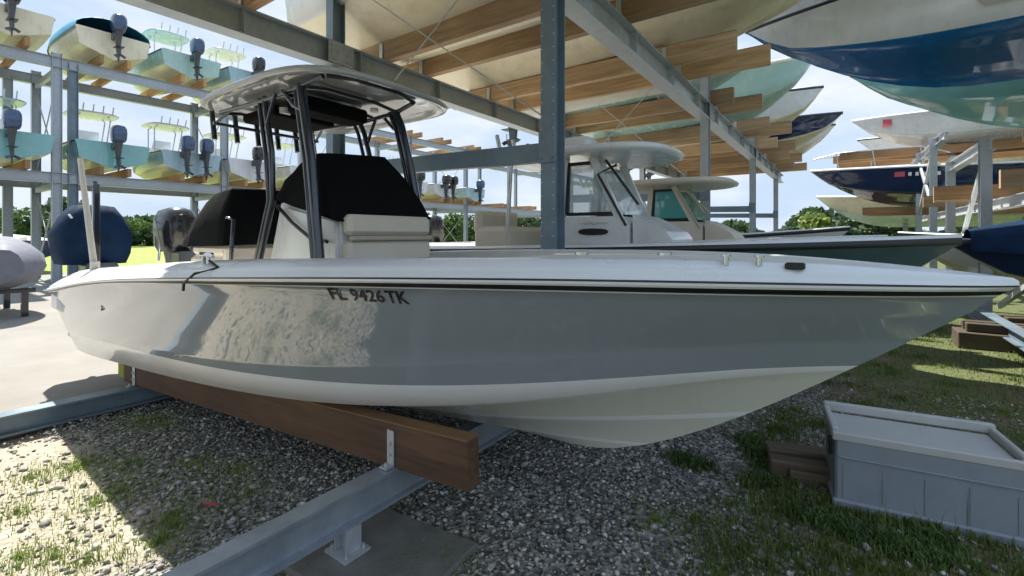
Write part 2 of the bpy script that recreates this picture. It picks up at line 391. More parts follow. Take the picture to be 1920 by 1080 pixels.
def dgrav(x, y):
    if x < -2.9 and y < 1.12-.2*pn(2*x, 3*y): return .13
    if x > -.2: return .28*pn(x, y)+.05
    if x > -1.0: return .25+.65*pn(x, y)*(.0-x+.25)
    return .95
stones(84000, 3, (-5.7, 1.6), (-.3, 6.5), dgrav, 'gravel', stonemat('stone_grey', (.070, .067, .060), (.68, .67, .63)), .007, .018, 'grey limestone gravel lying under and in front of the boat')
stones(2200, 9, (-4.8, 1.4), (.3, 5), lambda x, y: .2+.8*pn(x*1.3, y*1.1), 'coarse_stones', stonemat('stone_pale', (.20, .19, .17), (.66, .64, .60)), .016, .032, 'larger pale stones mixed into the gravel')
# grass and weeds
def blades(n, seed, fn, name, matl, h, w, label, lean=.5):
    rs = np.random.RandomState(seed); V = []; Fc = []
    tries = 0
    while len(Fc) < n*2 and tries < n*30:
        tries += 1
        x, y, d = fn(rs)
        if rs.rand() > d: continue
        hh = h*(.4+.9*rs.rand()); a = rs.rand()*6.283; l = lean*hh*rs.rand(); ww = w*(.6+.8*rs.rand())
        dx, dy = math.cos(a), math.sin(a); a2 = a+1.57+.6*(rs.rand()-.5); ex, ey = math.cos(a2)*ww, math.sin(a2)*ww
        z = hgt(x, y)-.005; b_ = len(V)
        V += [(x-ex, y-ey, z), (x+ex, y+ey, z), (x+dx*l*.35-ex*.8, y+dy*l*.35-ey*.8, z+hh*.55), (x+dx*l*.35+ex*.8, y+dy*l*.35+ey*.8, z+hh*.55), (x+dx*l, y+dy*l, z+hh*(.95-.2*rs.rand()))]
        Fc += [(b_, b_+1, b_+3, b_+2), (b_+2, b_+3, b_+4)]
    me = bpy.data.meshes.new(name); me.from_pydata(V, [], Fc); me.materials.append(matl)
    o = bpy.data.objects.new(name, me); col.objects.link(o); tag(o, label, kind='stuff'); return o
clumps = [(rnd.uniform(-.7, 2.6), rnd.uniform(1.2, 12)) for _ in range(130)]
clumps += [(rnd.uniform(-.55, 1.0), rnd.uniform(1.9, 5.0)) for _ in range(120)]
def fgreen(rs):
    if rs.rand() < .4:
        x, y = rs.uniform(-.6, 4.5), rs.uniform(1.2, 14); return x, y, .25+.5*pn(x, y)
    cx, cy = clumps[rs.randint(len(clumps))]; r = abs(rs.randn())*.13; a = rs.rand()*6.28
    return cx+r*math.cos(a), cy+r*math.sin(a), 1
blades(44000, 11, fgreen, 'weeds', M['grass'], .055, .0032, 'green weeds and grass tufts growing through the dirt under the bow')
cl2 = [on_u(px, py, 1)[0:1] for px, py in []]
def onz(px, py, z=0):
    Y = (ZC-z)*F0/(py-H0); X = (px-960)/F0*Y
    return CO*X-SI*Y, SI*X+CO*Y
cl2 = [onz(*p) for p in [(150,870),(270,790),(300,800),(450,880),(460,920),(330,960),(60,900),(30,960),(180,940),(320,980),(100,1040),(160,1050),(230,920),(370,870),(240,870),(40,1040),(140,880),(300,1010),(780,1060),(830,1060),(1230,975),(1340,1060)]]
def fleft(rs):
    cx, cy = cl2[rs.randint(len(cl2))]; r = abs(rs.randn())*.17; a = rs.rand()*6.28
    return cx+r*math.cos(a), cy+r*math.sin(a), 1
blades(8000, 12, fleft, 'grass_tufts', M['leaf_lime'], .042, .0024, 'lime green grass tufts in the gravel at the left', lean=.9)
def fdry(rs):
    x, y = rs.uniform(-.9, 3), rs.uniform(1.2, 9); return x, y, pn(x*.7+1, y*.8)**2
blades(9000, 13, fdry, 'dry_grass', M['grass_dry'], .03, .0025, 'dry straw coloured grass litter between the weeds', lean=1.4)
cl3 = [onz(*p) for p in [(1420,850),(1440,870),(1430,900),(1410,830),(1600,1000),(1700,1030),(1500,960),(1660,1010),(1740,1010),(1310,870),(1280,860),(1560,980),(1760,1050)]]
def fbush(rs):
    cx, cy = cl3[rs.randint(len(cl3))]; r = abs(rs.randn())*.07; a = rs.rand()*6.28
    return cx+r*math.cos(a), cy+r*math.sin(a), 1
blades(7000, 14, fbush, 'leafy_weeds', M['leaf'], .05, .0060, 'dark green leafy weeds beside the grey box', lean=.8)
blades(24, 15, lambda rs: (*onz(1640+rs.rand()*180, 1000+rs.rand()*40), 1), 'tall_grass', M['grass'], .24, .0016, 'tall thin grass stalks in front of the grey box', lean=.35)

# fallen leaves and bark chips
rs = np.random.RandomState(21); V = []; Fc = []
for i in range(2600):
    x, y = rs.uniform(-4.9, 3), rs.uniform(.3, 8)
    if rs.rand() > .25+.75*pn(x*1.6, y*1.2): continue
    a = rs.rand()*6.28; l = .006+.014*rs.rand(); w = l*.45; z = hgt(x, y)+.014+.008*rs.rand(); k = len(V); t1, t2 = (rs.rand(2)-.5)*.012
    c_, s_ = math.cos(a), math.sin(a)
    V += [(x-c_*l, y-s_*l, z), (x-s_*w, y+c_*w, z+t1), (x+c_*l, y+s_*l, z+t2), (x+s_*w, y-c_*w, z+.003)]; Fc += [(k, k+1, k+2), (k, k+2, k+3)]
me = bpy.data.meshes.new('leaf_litter'); me.from_pydata(V, [], Fc); me.materials.append(leafmat('dead_leaf', (.16, .09, .045), .6))
o = bpy.data.objects.new('leaf_litter', me); col.objects.link(o); tag(o, 'brown fallen leaves and bark chips scattered over the gravel', kind='stuff')
# ------------------------------------------------------------------ racks
def rack_parts(root, post, beams, ties, rods, bunks, loc):
    pass
PV = (-1.98, -5.0); PU = [-1.9, 3.4, 8.7, 14.0, 19.3]
rk = empty('boat_rack', (-3.5, 3.4, 0), 0, 'galvanised steel storage rack carrying the grey boat and the hulls overhead', 'boat rack')
RL = (-3.5, 3.4, 0)
def part(mb, name, m, parent=rk, loc=RL): return shift(mb, loc).build(name, m, parent)
for v_ in PV:
    for u_ in PU:
        m_ = MB(); m_.ibeam((v_, u_, -.02), (v_, u_, 5.6), .17, .136, up=(1, 0, 0) if False else (0, 1, 0))
        # bolt holes up the flange
        if u_ == 3.4 and v_ > -3:
            for k in range(26):
                z_ = 1.2+k*.11
                m_.tube([(v_-.055, u_-.0855, z_), (v_-.055, u_-.089, z_)], .006, 6, 1)
                m_.tube([(v_+.055, u_-.0855, z_), (v_+.055, u_-.089, z_)], .006, 6, 1)
        m_.cbeam((v_, u_, .012), (v_, u_, .03), .30, .30, 0, up=(0, 1, 0))
        part(m_, 'post', [M['galv_dark'] if u_ == 3.4 else M['galv'], M['hole']])
BT = 3.94
for v_, mt in zip(PV, (M['galv_light'], M['galv'])):
    m_ = MB(); m_.ibeam((v_+.0, -8, BT-.14), (v_, 21.0, BT-.14), .28, .20, tw=.026)
    for k in range(14):
        u_ = .9+k*1.4; m_.box((v_, u_, BT-.14), (.19, .012, .25))
    part(m_, 'beam', mt)
for u_ in PU:
    m_ = MB(); m_.cbeam((PV[1]+.09, u_, 2.40), (PV[0]-.09, u_, 2.34), .16, .08); part(m_, 'tie_beam', M['galv_dark'])
M['galv_rail'] = mat('rail_zinc', (.36, .40, .45), .35, metal=.45, var=.2, nscale=5, dirt=(.2,.2,.2), bump=.1)
# floor rails
m_ = MB(); m_.ibeam((-2.06, -2.6, .27), (-2.06, 20, .27), .18, .105, tf=.016, tw=.03); part(m_, 'floor_rail', M['galv_rail'])
m_ = MB(); m_.ibeam((-5.6, -6, .10), (-5.6, 20, .10), .17, .16, tf=.018, tw=.03); part(m_, 'floor_rail', M['galv_dark'])
for u_ in (1.47, 6.0, 11.0, 16.0):
    for v_, zt in ((-2.06, .18),):
        m_ = MB(); m_.ibeam((v_, u_, .055), (v_, u_, zt), .10, .09, up=(1, 0, 0), tf=.01); m_.box((v_, u_, .049), (.17, .15, .014))
        for a in (-.06, .06):
            m_.tube([(v_+a, u_-.05, .056), (v_+a, u_-.05, .078)], .009, 6); m_.tube([(v_+a, u_+.05, .056), (v_+a, u_+.05, .078)], .009, 6)
        part(m_, 'rail_stub', M['galv_light'])
# bolted splice plates where beams meet posts
for v_ in PV:
    for u_ in PU:
        m_ = MB(); x_ = v_+.112
        m_.box((x_, u_, BT-.14), (.012, .34, .24), bev=.003)
        for a in (-.13, -.07, .07, .13):
            for b_ in (-.08, 0, .08): m_.tube([(x_+.005, u_+a, BT-.14+b_), (x_+.018, u_+a, BT-.14+b_)], .012, 6)
        part(m_, 'splice_plate', M['galv'])
        m_ = MB(); m_.box((v_, u_-.095, 2.37), (.16, .014, .26), bev=.003)
        for a in (-.05, .05):
            for b_ in (-.09, .09): m_.tube([(v_+a, u_-.10, 2.37+b_), (v_+a, u_-.115, 2.37+b_)], .011, 6)
        part(m_, 'gusset_plate', M['galv_dark'])
# braces in plane u=3.4
def P34(px, py): v_, z_ = on_u(px, py, 3.43); return (v_, 3.43, z_)
for a, b_ in ((P34(700, 0), P34(1026, 224)), (P34(870, -15), P34(740, 150))):
    m_ = MB(); a = Vector(a); b_ = Vector(b_); m_.tube([a+(a-b_)*.5, b_], .007, 6); part(m_, 'brace_rod', M['galv_light'])
for a, b_ in (((-5, 8.6, 5.2), (-1.98, 8.6, 2.4)), ((-5, 8.6, 2.4), (-1.98, 8.6, 5.2)), ((-5, 3.4, 2.3), (-1.98, 3.4, .4)), ((-5, 8.6, 2.3), (-1.98, 8.6, .4)), ((-5, 8.6, .4), (-1.98, 8.6, 2.3))):
    m_ = MB(); m_.tube([a, b_], .008, 6); part(m_, 'brace_rod', M['galv_light'])
# bunk boards
def bunk(u_, v0, v1, z0, z1, h=.25, w=.085, mt=None, parent=rk, loc=RL, brk=True, name='bunk_board', us=None):
    m_ = MB(); a = Vector((v0, u_ if us is None else us, z0+h/2)); b_ = Vector((v1, u_, z1+h/2))
    m_.cbeam(a, b_, h, w)
    d = (b_-a).normalized(); up = Vector((-d.z, 0, d.x))
    m_.cbeam(a+up*(h/2+.004), b_+up*(h/2+.004), .008, w+.006, 1)
    return part(m_, name, [mt or M['wood'], M['wood_end']], parent, loc)
bunk(1.82, -5.86, -1.52, .188, .375, us=1.64, h=.245, w=.09, mt=M['wood_near'])
bunk(3.00, -5.86, -1.52, .188, .375, us=3.16, h=.245, w=.09, mt=M['wood_near'])
m_ = MB(); m_.box((-5.95, 1.636, .315), (.17, .088, .20), bev=.01); part(m_, 'bunk_tip', M['wood_green'])
for v_, z_, ua, ub in ((-2.06, .36, 1.797, 3.02), (-5.6, .185, 1.65, 3.15)):
    for u_, s_ in ((ua, -1), (ub, 1)):
        m_ = MB(); m_.box((v_, u_+s_*.050, z_+.10), (.055, .008, .20), bev=.002); m_.box((v_, u_+s_*.078, z_+.009), (.055, .055, .010))
        m_.tube([(v_, u_+s_*.054, z_+.13), (v_, u_+s_*.066, z_+.13)], .011, 6); m_.tube([(v_, u_+s_*.054, z_+.07), (v_, u_+s_*.066, z_+.07)], .011, 6)
        m_.tube([(v_, u_+s_*.082, z_+.014), (v_, u_+s_*.082, z_+.03)], .011, 6)
        part(m_, 'bunk_bracket', M['galv_light'])
for u_ in (4.5, 5.6, 7.1, 8.2, 9.9, 11.2):
    bunk(u_, -5.8, -1.4, .19, .375)
UP2 = [-5.8, -3.2, -.6, 2.0, 4.5, 6.8, 9.25, 11.9, 14.4, 16.9, 19.3]
BV = {4.5: -1.25, 6.8: -1.15, 9.25: -1.55, 11.9: -1.3}
for u_ in UP2:
    e = BV.get(u_, -1.4)
    bunk(u_-.36, -5.45, e+.1-.15*rnd.random(), BT, BT, h=.26, w=.10)
    bunk(u_+.36, -5.45, e+.35, BT, BT, h=.26, w=.10)
    for d in (-.36, .36):
        for v_ in PV:
            m_ = MB(); m_.box((v_, u_+d-.06, BT+.12), (.06, .01, .24)); part(m_, 'bunk_bracket', M['galv_light'])

# far rack
F1, F2, FP = -22.3, -25.4, [-1.2+5.4*k for k in range(11)]
FL = (-23.8, 10, 0)
fr = empty('boat_rack', FL, 0, 'long pale steel rack across the driveway stacked with boats on two upper levels', 'boat rack')
for v_ in (F1, F2):
    for u_ in FP:
        m_ = MB(); m_.ibeam((v_, u_, 0), (v_, u_, 7.95), .26, .22, up=(0, 1, 0)); part(m_, 'post', M['galv'], fr, FL)
m_ = MB(); m_.ibeam((F1, 4.62, 0), (F1, 4.62, 7.7), .26, .22, up=(0, 1, 0)); part(m_, 'post', M['galv_dark'], fr, FL)
m_ = MB(); m_.ibeam((F2, 3.45, 0), (F2, 3.45, 7.7), .26, .22, up=(0, 1, 0)); part(m_, 'post', M['galv'], fr, FL)
for v_ in (F1, F2):
    for z_ in (3.62, 7.62):
        m_ = MB(); m_.ibeam((v_, -6, z_), (v_, 54, z_), .36, .24, tw=.03); part(m_, 'beam', M['galv'], fr, FL)
for u_ in FP:
    for z_ in (3.35, 7.35):
        m_ = MB(); m_.cbeam((F1-.14, u_, z_), (F2+.14, u_, z_), .2, .12); part(m_, 'tie_beam', M['galv'], fr, FL)
for u_ in FP[:6]:
    for z0 in (.3, 4.1):
        for a, b_ in ((z0, z0+3), (z0+3, z0)):
            m_ = MB(); m_.tube([(F1, u_+.02*(a > b_), a), (F2, u_+.02*(a > b_), b_)], .022, 5); part(m_, 'brace_rod', M['galv_light'], fr, FL)
FU2 = [.2, 3.0, 5.67, 8.2, 10.65, 13.4, 20.5, 23.2, 26.4, 30, 34]
for z_ in (3.81, 7.81):
    for u_ in FU2:
        for d in (-.4, .4):
            bunk(u_+d, -26.3, -21.7, z_, z_, h=.28, w=.12, mt=M['wood_pale'], parent=fr, loc=FL)

# right-hand rack (across the aisle)
RR = (3.2, 14, 0)
rr = empty('boat_rack', RR, 0, 'steel and timber rack at the right carrying the navy and teal hulls', 'boat rack')
def rp(mb, name, m): return part(mb, name, m, rr, RR)
for (v_, u_, zt) in ((2.0, 11.3, 3.3), (2.0, 14.5, 3.3), (5.2, 11.3, 3.3), (2.0, 20.0, 4.3), (2.0, 24.0, 4.3), (5.2, 20.0, 4.3), (2.4, 7.2, 2.2), (2.0, 17.0, 4.3)):
    m_ = MB(); m_.ibeam((v_, u_, 0), (v_, u_, zt), .17, .15, up=(0, 1, 0)); rp(m_, 'post', M['galv'])
for (v_, u0, u1, z_) in ((2.05, 11.2, 14.8, 3.2), (5.2, 7, 14.8, 3.2), (2.4, 6.4, 26, 2.22), (5.2, 6.4, 26, 2.22), (2.1, 16, 26, 4.15), (5.2, 16, 26, 4.15)):
    m_ = MB(); m_.ibeam((v_, u0, z_), (v_, u1, z_), .2, .16, tw=.026); rp(m_, 'beam', M['galv_light'])
for (a, b_) in (((2.0, 14.5, .6), (2.0, 11.3, 3.0)), ((2.0, 17, 2.3), (2.0, 20, 4.0)), ((2.0, 20, 2.3), (2.0, 17, 4.0)), ((2.4, 7.2, 2.0), (2.4, 12.5, .3))):
    m_ = MB(); m_.cbeam(a, b_, .09, .06); rp(m_, 'diagonal_brace', M['galv_light'])
for u_, z_, v0, mt in ((20.4, 2.32, .55, 'wood_pale'), (21.2, 2.32, .7, 'wood_pale'), (15.2, 2.32, 1.6, 'wood'), (12.3, 2.32, 1.45, 'wood_pale'), (13.1, 2.32, 1.55, 'wood'), (9.6, 2.32, 1.85, 'wood'), (8.9, 2.32, 2.0, 'wood'),
                   (20.2, 4.25, -.1, 'wood_pale'), (20.9, 4.25, -.3, 'wood_pale'), (22.5, 4.25, -.2, 'wood_pale'), (11.3, 3.30, 2.6, 'wood'), (12.0, 3.30, 2.6, 'wood'), (8.3, 3.30, 2.6, 'wood'), (9.1, 3.30, 2.6, 'wood')):
    bunk(u_, v0, 7.5, z_, z_, h=.26, w=.10, mt=M[mt], parent=rr, loc=RR)
for v_ in (1.9, 4.2):
    m_ = MB(); m_.ibeam((v_, 6.2, .30), (v_, 14, .30), .18, .16); rp(m_, 'floor_rail', M['galv_dark'])
for u_ in (6.7, 7.7):
    bunk(u_, 2.4, 6.5, .40, .40, parent=rr, loc=RR, mt=M['wood_near'])
# ------------------------------------------------------------------ generic boats
def sup(cx, cy, z, a, b, n=20, e=3.2):
    o = []
    for k in range(n):
        t = 2*PI*k/n; c_, s_ = math.cos(t), math.sin(t)
        o.append((cx+a*math.copysign(abs(c_)**(2/e), c_), cy+b*math.copysign(abs(s_)**(2/e), s_), z))
    return o
def hullrows(t, L, B, H, rise, flare=.0, keelk=.60, kp=2.2, dead=.36):
    def hb(w, k, p, st):
        return w*(st+(1-st)*math.sin(t/k*PI/2)) if t < k else w*(1-((t-k)/(1-k))**p)
    S = H+rise*t**2
    w = hb(B/2, .38, 2.4, .93); c = hb(B/2*.86, .30, 1.75, .95)
    zk = 0 if t < keelk else S*.97*((t-keelk)/(1-keelk))**kp
    dr = c*dead
    zc = dr+(S*.80-dr)*max(0, (t-.35)/.65)**2.1
    zc = max(zc, zk+.0)
    zt = S-.07
    def lerp(a, b_, f): return a+(b_-a)*f
    pts = [(0, zk), (c*.36, lerp(zk, zc, .36)), (c*.38, lerp(zk, zc, .36)-.012*(c > .1)), (c*.70, lerp(zk, zc, .69)), (c*.72, lerp(zk, zc, .69)-.012*(c > .1)),
           (c, zc), (c*1.05+.0, zc+.015), (lerp(c*1.05, w, .30-flare), lerp(zc, zt, .45)), (lerp(c*1.05, w, .72-flare), lerp(zc, zt, .8)), (w, zt), (w+.022*(1-t**6), zt+.012), (w+.022*(1-t**6), zt+.048), (w*.995, zt+.058), (w*.965, S+.01)]
    return pts, w, S
def hull_mb(L, B, H, rise, deckt=.72, n=26, flare=0., keelk=.6, kp=2.2, cockpit=.55, dead=.36):
    # material slots: 0 bottom 1 chine band 2 topside 3 rub rail 4 cap 5 deck
    mm = [0,0,0,0,0,1,2,2,2,3,3,3,4,4,5,5]
    mb = MB(); rows = []
    for i in range(n):
        t = i/(n-1); t = t**.92
        pts, w, S = hullrows(t, L, B, H, rise, flare, keelk, kp, dead)
        inn = max(0, w*.965-.20)
        fl = S-cockpit if t < deckt else S-.05
        pts = pts+[(inn, S+.015), (max(0, inn-.02), fl), (0, fl)]
        rows.append((t*L, pts))
    for sgn in (1, -1):
        b_ = len(mb.v); k = len(rows[0][1])
        for x, pts in rows:
            for (y, z) in pts: mb.v.append((x, sgn*y, z))
        for i in range(len(rows)-1):
            for j in range(k-1):
                q = (b_+i*k+j, b_+(i+1)*k+j, b_+(i+1)*k+j+1, b_+i*k+j+1)
                mb.f.append(q if sgn > 0 else q[::-1]); mb.m.append(mm[j]); mb.sm.append(True)
    # transom
    p = rows[0][1][:14]
    mb.add([(0, y, z) for y, z in p]+[(0, -y, z) for y, z in p[::-1]], [tuple(range(28))], 2)
    S = H; w = rows[0][1][14][0]
    mb.box((.062, 0, S-.22), (.10, w*2-.04, .46), 4)
    # weld by distance so shading is continuous
    return mb
def outboard(parent, x, y, z, s, cowl, leg, tilt=0, cat_thing=False):
    """outboard motor: a part of its boat. x,y,z = clamp point at the transom top, s = scale"""
    Rm = Matrix.Rotation(tilt, 4, 'Y')
    def tr(mb):
        mb.v = [tuple(Rm @ Vector(p)*s+Vector((x, y, z))) for p in mb.v]; return mb
    m_ = MB()
    rings = [sup(-.42, 0, .12, .26, .17, 18, 3), sup(-.42, 0, .20, .31, .205, 18, 3), sup(-.43, 0, .42, .335, .22, 18, 3), sup(-.42, 0, .58, .32, .21, 18, 3), sup(-.40, 0, .68, .26, .17, 18, 2.8), sup(-.39, 0, .72, .12, .08, 18, 2.5)]
    m_.loft(rings)
    root = tr(m_).build('outboard_motor', cowl, parent)
    m_ = MB(); m_.loft([sup(-.40, 0, .14, .20, .12, 12), sup(-.38, 0, -.15, .15, .085, 12), sup(-.37, 0, -.50, .12, .055, 12), sup(-.37, 0, -.74, .10, .03, 12)])
    m_.box((-.12, 0, .0), (.28, .22, .26), bev=.02); m_.box((-.44, 0, -.46), (.40, .24, .02))
    m_.loft([sup(-.45, 0, -.98, .001, .001, 8), sup(-.40, 0, -.95, .06, .012, 8), sup(-.40, 0, -.74, .13, .025, 8)])
    tr(m_).build('leg', leg, root)
    m_ = MB(); m_.tube([(-.16, 0, -.74), (-.24, 0, -.74), (-.50, 0, -.74), (-.62, 0, -.74)], [.012, .05, .055, .03], 10)
    for k in range(3):
        a = k*2*PI/3; m2 = Matrix.Rotation(a, 3, 'X') @ Matrix.Rotation(.5, 3, 'Z')
        c_ = Vector((-.56, 0, -.74))+Matrix.Rotation(a, 3, 'X') @ Vector((0, 0, .11))
        m_.box(c_, (.012, .09, .15), rot=m2)
    tr(m_).build('propeller', leg, root)
    return root
def ttop_mb(x0, x1, w, z, th=.07, n=28, e=3.4):
    mb = MB(); cx, a = (x0+x1)/2, (x1-x0)/2
    mb.loft([sup(cx, 0, z, a*.94, w*.93, n, e), sup(cx, 0, z+.01, a*.99, w*.99, n, e), sup(cx, 0, z+.035, a, w, n, e), sup(cx, 0, z+th, a*.93, w*.90, n, e), sup(cx, 0, z+th+.03, a*.5, w*.5, n, e)])
    return mb
def console_mb(x0, x1, w, z0, z1):
    mb = MB()
    rs = [[(x0, -w, z), (x1+.18*(1-f), -w, z), (x1+.18*(1-f), w, z), (x0, w, z)] for z, f in ((z0, 0), (z0+(z1-z0)*.6, .15), (z1, 1))]
    mb.loft([[(x, y, z) for x, y, z in r] for r in rs], smooth=False)
    return mb
def boat(name, loc, heading, L=7.2, B=2.45, H=1.05, rise=.32, cols=('gel_cream', 'gel_white', 'gel_white', 'rubber', 'cap_white', 'deck'),
         top='ttop', topcol='gel_white', motors=1, mcol='engine_blue', label='', group=None, cover=None, tilt=-.0, cat='boat', flare=0, keelk=.6, kp=2.2, deckt=.72, ttz=2.05, console=True, dead=.36):
    root = empty(name, loc, 0 if heading > 0 else PI, label, cat, group)
    hull_mb(L, B, H, rise, flare=flare, keelk=keelk, kp=kp, deckt=deckt, dead=dead).build('hull', [M[c] for c in cols], root)
    fl = H-.55
    if console:
        console_mb(L*.42, L*.52, .40, fl, H+.42).build('console', M['gel_white'], root)
        m_ = MB(); m_.add([(L*.525, -.36, H+.42), (L*.525, .36, H+.42), (L*.49, .32, H+.85), (L*.49, -.32, H+.85), (L*.515, -.36, H+.42), (L*.515, .36, H+.42), (L*.48, .32, H+.85), (L*.48, -.32, H+.85)],
                         [(0,1,2,3), (7,6,5,4), (0,4,5,1), (1,5,6,2), (2,6,7,3), (3,7,4,0)])
        m_.build('windshield', M['glass'], root)
        m_ = MB(); m_.box((L*.34, 0, fl+.42), (.5, .85, .12), bev=.04); m_.box((L*.34, 0, fl+.2), (.35, .7, .36)); m_.box((L*.31, 0, fl+.66), (.10, .82, .36), bev=.04)
        m_.build('leaning_post', M['cushion'], root)
    if top == 'ttop':
        z = fl+ttz
        r_ = ttop_mb(L*.30, L*.56, .80, z).build('t_top', M[topcol], root)
        for sy in (-1, 1):
            for xa, xb in ((L*.41, L*.38), (L*.52, L*.49)):
                m_ = MB(); m_.tube([(xa, sy*.45, fl+.1), (xa, sy*.46, H+.45), (xb, sy*.52, z-.1), (xb-.05, sy*.40, z+.01)], .025, 6); m_.build('t_top_leg', M['alu'], root)
        m_ = MB()
        for k in range(4): m_.tube([(L*.30, -.45+.3*k, z+.02), (L*.28, -.45+.3*k, z+.30)], .022, 6)
        m_.build('rod_holders', M['alu'], root)
    if cover:
        m_ = MB(); n = 12; rings = []
        for i in range(n):
            t = i/(n-1); pts, w, S = hullrows(t*.96, L, B, H, rise)
            hgt_ = (.95 if cover == 'canvas_teal' else .55)*math.sin(PI*min(1, max(0, .12+t*.85)))**.7*(1+.06*math.sin(9*t))
            r = []
            for k in range(11):
                a = PI*k/10; r.append((t*.97*L, math.cos(a)*(w+.03), S-.12 if k in (0, 10) else S+.02+hgt_*math.sin(a)**1.2))
            rings.append(r)
        m_.loft(rings, closed=False, caps=False)
        m_.build('canvas_cover', M[cover], root)
    for k in range(motors):
        y = (k-(motors-1)/2)*.70
        outboard(root, -.02, y, H-.12, 1.0, M[mcol], M['engine_grey'], tilt)
    return root
def shiftboat(v_bow, L, heading):
    return v_bow-L if heading > 0 else v_bow+L

# own rack, upper level (bows at +x)
ZK2 = BT+.13
WH = ('gel_cream', 'gel_white', 'gel_white', 'rubber', 'cap_white', 'deck')
G2 = 'hulls on the upper level of the near rack'
boat('stored_boat', (-6.3, -5.8, ZK2), 1, L=7.0, label='added unseen white boat overhead well behind the camera, furthest back', group=G2)  # never in view, added to block sky light from behind
boat('stored_boat', (-6.3, -3.2, ZK2), 1, L=7.0, label='added unseen white boat overhead one bay behind the camera', group=G2)  # also added out of view, deepens the shade under the rack
boat('stored_boat', (-5.4, -.6, ZK2), 1, L=6.2, label='cream bottomed boat added overhead behind the camera for shade', group=G2, motors=1)  # out of view, put in to shade the gravel of the open bay
boat('stored_boat', (-5.15, 2.0, ZK2), 1, L=6.2, label='cream bottomed boat stored on the rack directly above the grey boat', group=G2, motors=1, tilt=-.35, mcol='engine_dark')
boat('stored_boat', (-6.15, 4.5, ZK2), 1, L=6.9, label='cream hull bottom overhead, first from the left between the two steel beams', group=G2, motors=1, tilt=-.3, mcol='engine_dark')
boat('stored_boat', (-6.2, 6.85, ZK2), 1, L=7.1, B=2.55, H=1.25, rise=.45, flare=.15, label='cream hull overhead with black rub rail on its flared bow, second from the left', group=G2, motors=1, tilt=-.3, mcol='engine_dark', kp=1.6, keelk=.55)
boat('stored_boat', (-6.1, 9.25, ZK2), 1, L=4.9, B=2.1, H=.7, rise=.15, cols=('aqua', 'gel_white', 'aqua', 'rubber', 'cap_white', 'deck'), top='none', label='short pale aqua skiff on the upper timber bunks behind the dark steel post', group=G2, motors=1)
boat('stored_boat', (-6.2, 11.9, ZK2), 1, L=5.75, B=2.3, H=.85, rise=.6, flare=.1, cols=('aqua', 'aqua', 'aqua', 'gel_cream', 'cap_white', 'deck'), top='none', label='mint green hull whose bow tip reaches furthest into the blue sky', group=G2, motors=1)
boat('stored_boat', (-6.2, 14.4, ZK2), 1, L=5.8, H=1.0, rise=.4, label='cream hull below the mint green bow on the upper level', group=G2, motors=1)
boat('stored_boat', (-6.2, 16.9, ZK2), 1, L=6.2, H=.9, rise=.3, cols=('gel_cream', 'gel_white', 'navy', 'rubber', 'navy', 'deck'), label='boat with a dark navy bow tip beyond the cream hulls on the upper level', group=G2, motors=1)
boat('stored_boat', (-6.2, 19.3, ZK2), 1, L=6.0, H=.95, rise=.4, label='last cream hull at the far end of the upper level', group=G2, motors=1)

# right-hand rack: bows point back over the aisle (-x)
blb = boat('overhanging_boat', (-1.35+9.2, 8.75, 3.66), -1, L=9.2, B=2.9, H=1.15, rise=.30, cols=('blue_bottom', 'blue_bottom', 'gel_white', 'rubber', 'gel_white', 'deck'), top='none', motors=0, console=False,
     label='big boat overhead at top right with deep blue bottom and cream topsides', flare=.2, keelk=.70, kp=1.7, dead=.44)
m_ = MB(); LB = 9.2
for sgn in (1, -1):
    b_ = len(m_.v)
    for i in range(26):
        t_ = (i/25)**.92; pts_, w_, S_ = hullrows(t_, LB, 2.9, 1.15, .30, .2, .70, 1.7, .5)
        for (f, dw, dz) in ((0, -.01, -.02), (.3, .04, .2), (.7, .10, .45), (1, .14, .68), (1, .10, .70), (.9, .02, .5)):
            m_.v.append((t_*LB+.34*f*t_**6, sgn*(w_*.99+dw*(1-t_**9)), S_+dz))
    for i in range(25):
        for j in range(5): m_.f.append((b_+i*6+j, b_+(i+1)*6+j, b_+(i+1)*6+j+1, b_+i*6+j+1)); m_.m.append(0); m_.sm.append(True)
m_.build('bulwark', M['gel_white'], blb)
boat('overhanging_boat', (.1+8.5, 11.75, 3.42), -1, L=8.5, B=2.7, H=1.1, rise=.4, cols=('teal', 'teal', 'teal', 'gel_white', 'teal', 'deck'), top='none', motors=0, console=False,
     label='teal hull under the big blue bottomed boat at the right', flare=.1, keelk=.66, kp=1.6)
nb = boat('stored_boat', (-1.0+8.0, 20.7, 2.58), -1, L=8.0, B=2.7, H=1.15, rise=.32, cols=('navy', 'navy', 'navy', 'gel_white', 'gel_white', 'deck'), top='none', motors=0,
     label='navy blue hull with white deck standing on timber bunks at the right', keelk=.6, kp=2.0)
m_ = MB()
for sy in (-1, 1):
    pts = [(7.9, 0, 1.85), (7.2, sy*.45, 1.95), (6.2, sy*.85, 1.93), (5.0, sy*1.05, 1.88), (4.3, sy*1.15, 1.6)]
    m_.tube(pts, .022, 6)
    for (x, y, z) in pts[1:4]: m_.tube([(x, y, z), (x-.1, y*1.03, 1.25)], .018, 6)
m_.build('bow_rail', M['alu'], nb)
def hull_u(root_boat): pass
boat('stored_boat', (-.95+7, 24.2, 1.95), -1, L=7, H=1.05, cols=('aqua', 'aqua', 'gel_cream', 'gel_white', 'cap_white', 'deck'), top='none', motors=0, label='pale mint bottomed hull low behind the navy boat')
boat('stored_boat', (.9+6.5, 12.2, .5), -1, L=6.5, H=1.0, rise=.2, top='none', motors=0, label='white boat on the ground level behind the navy canvas covered one')
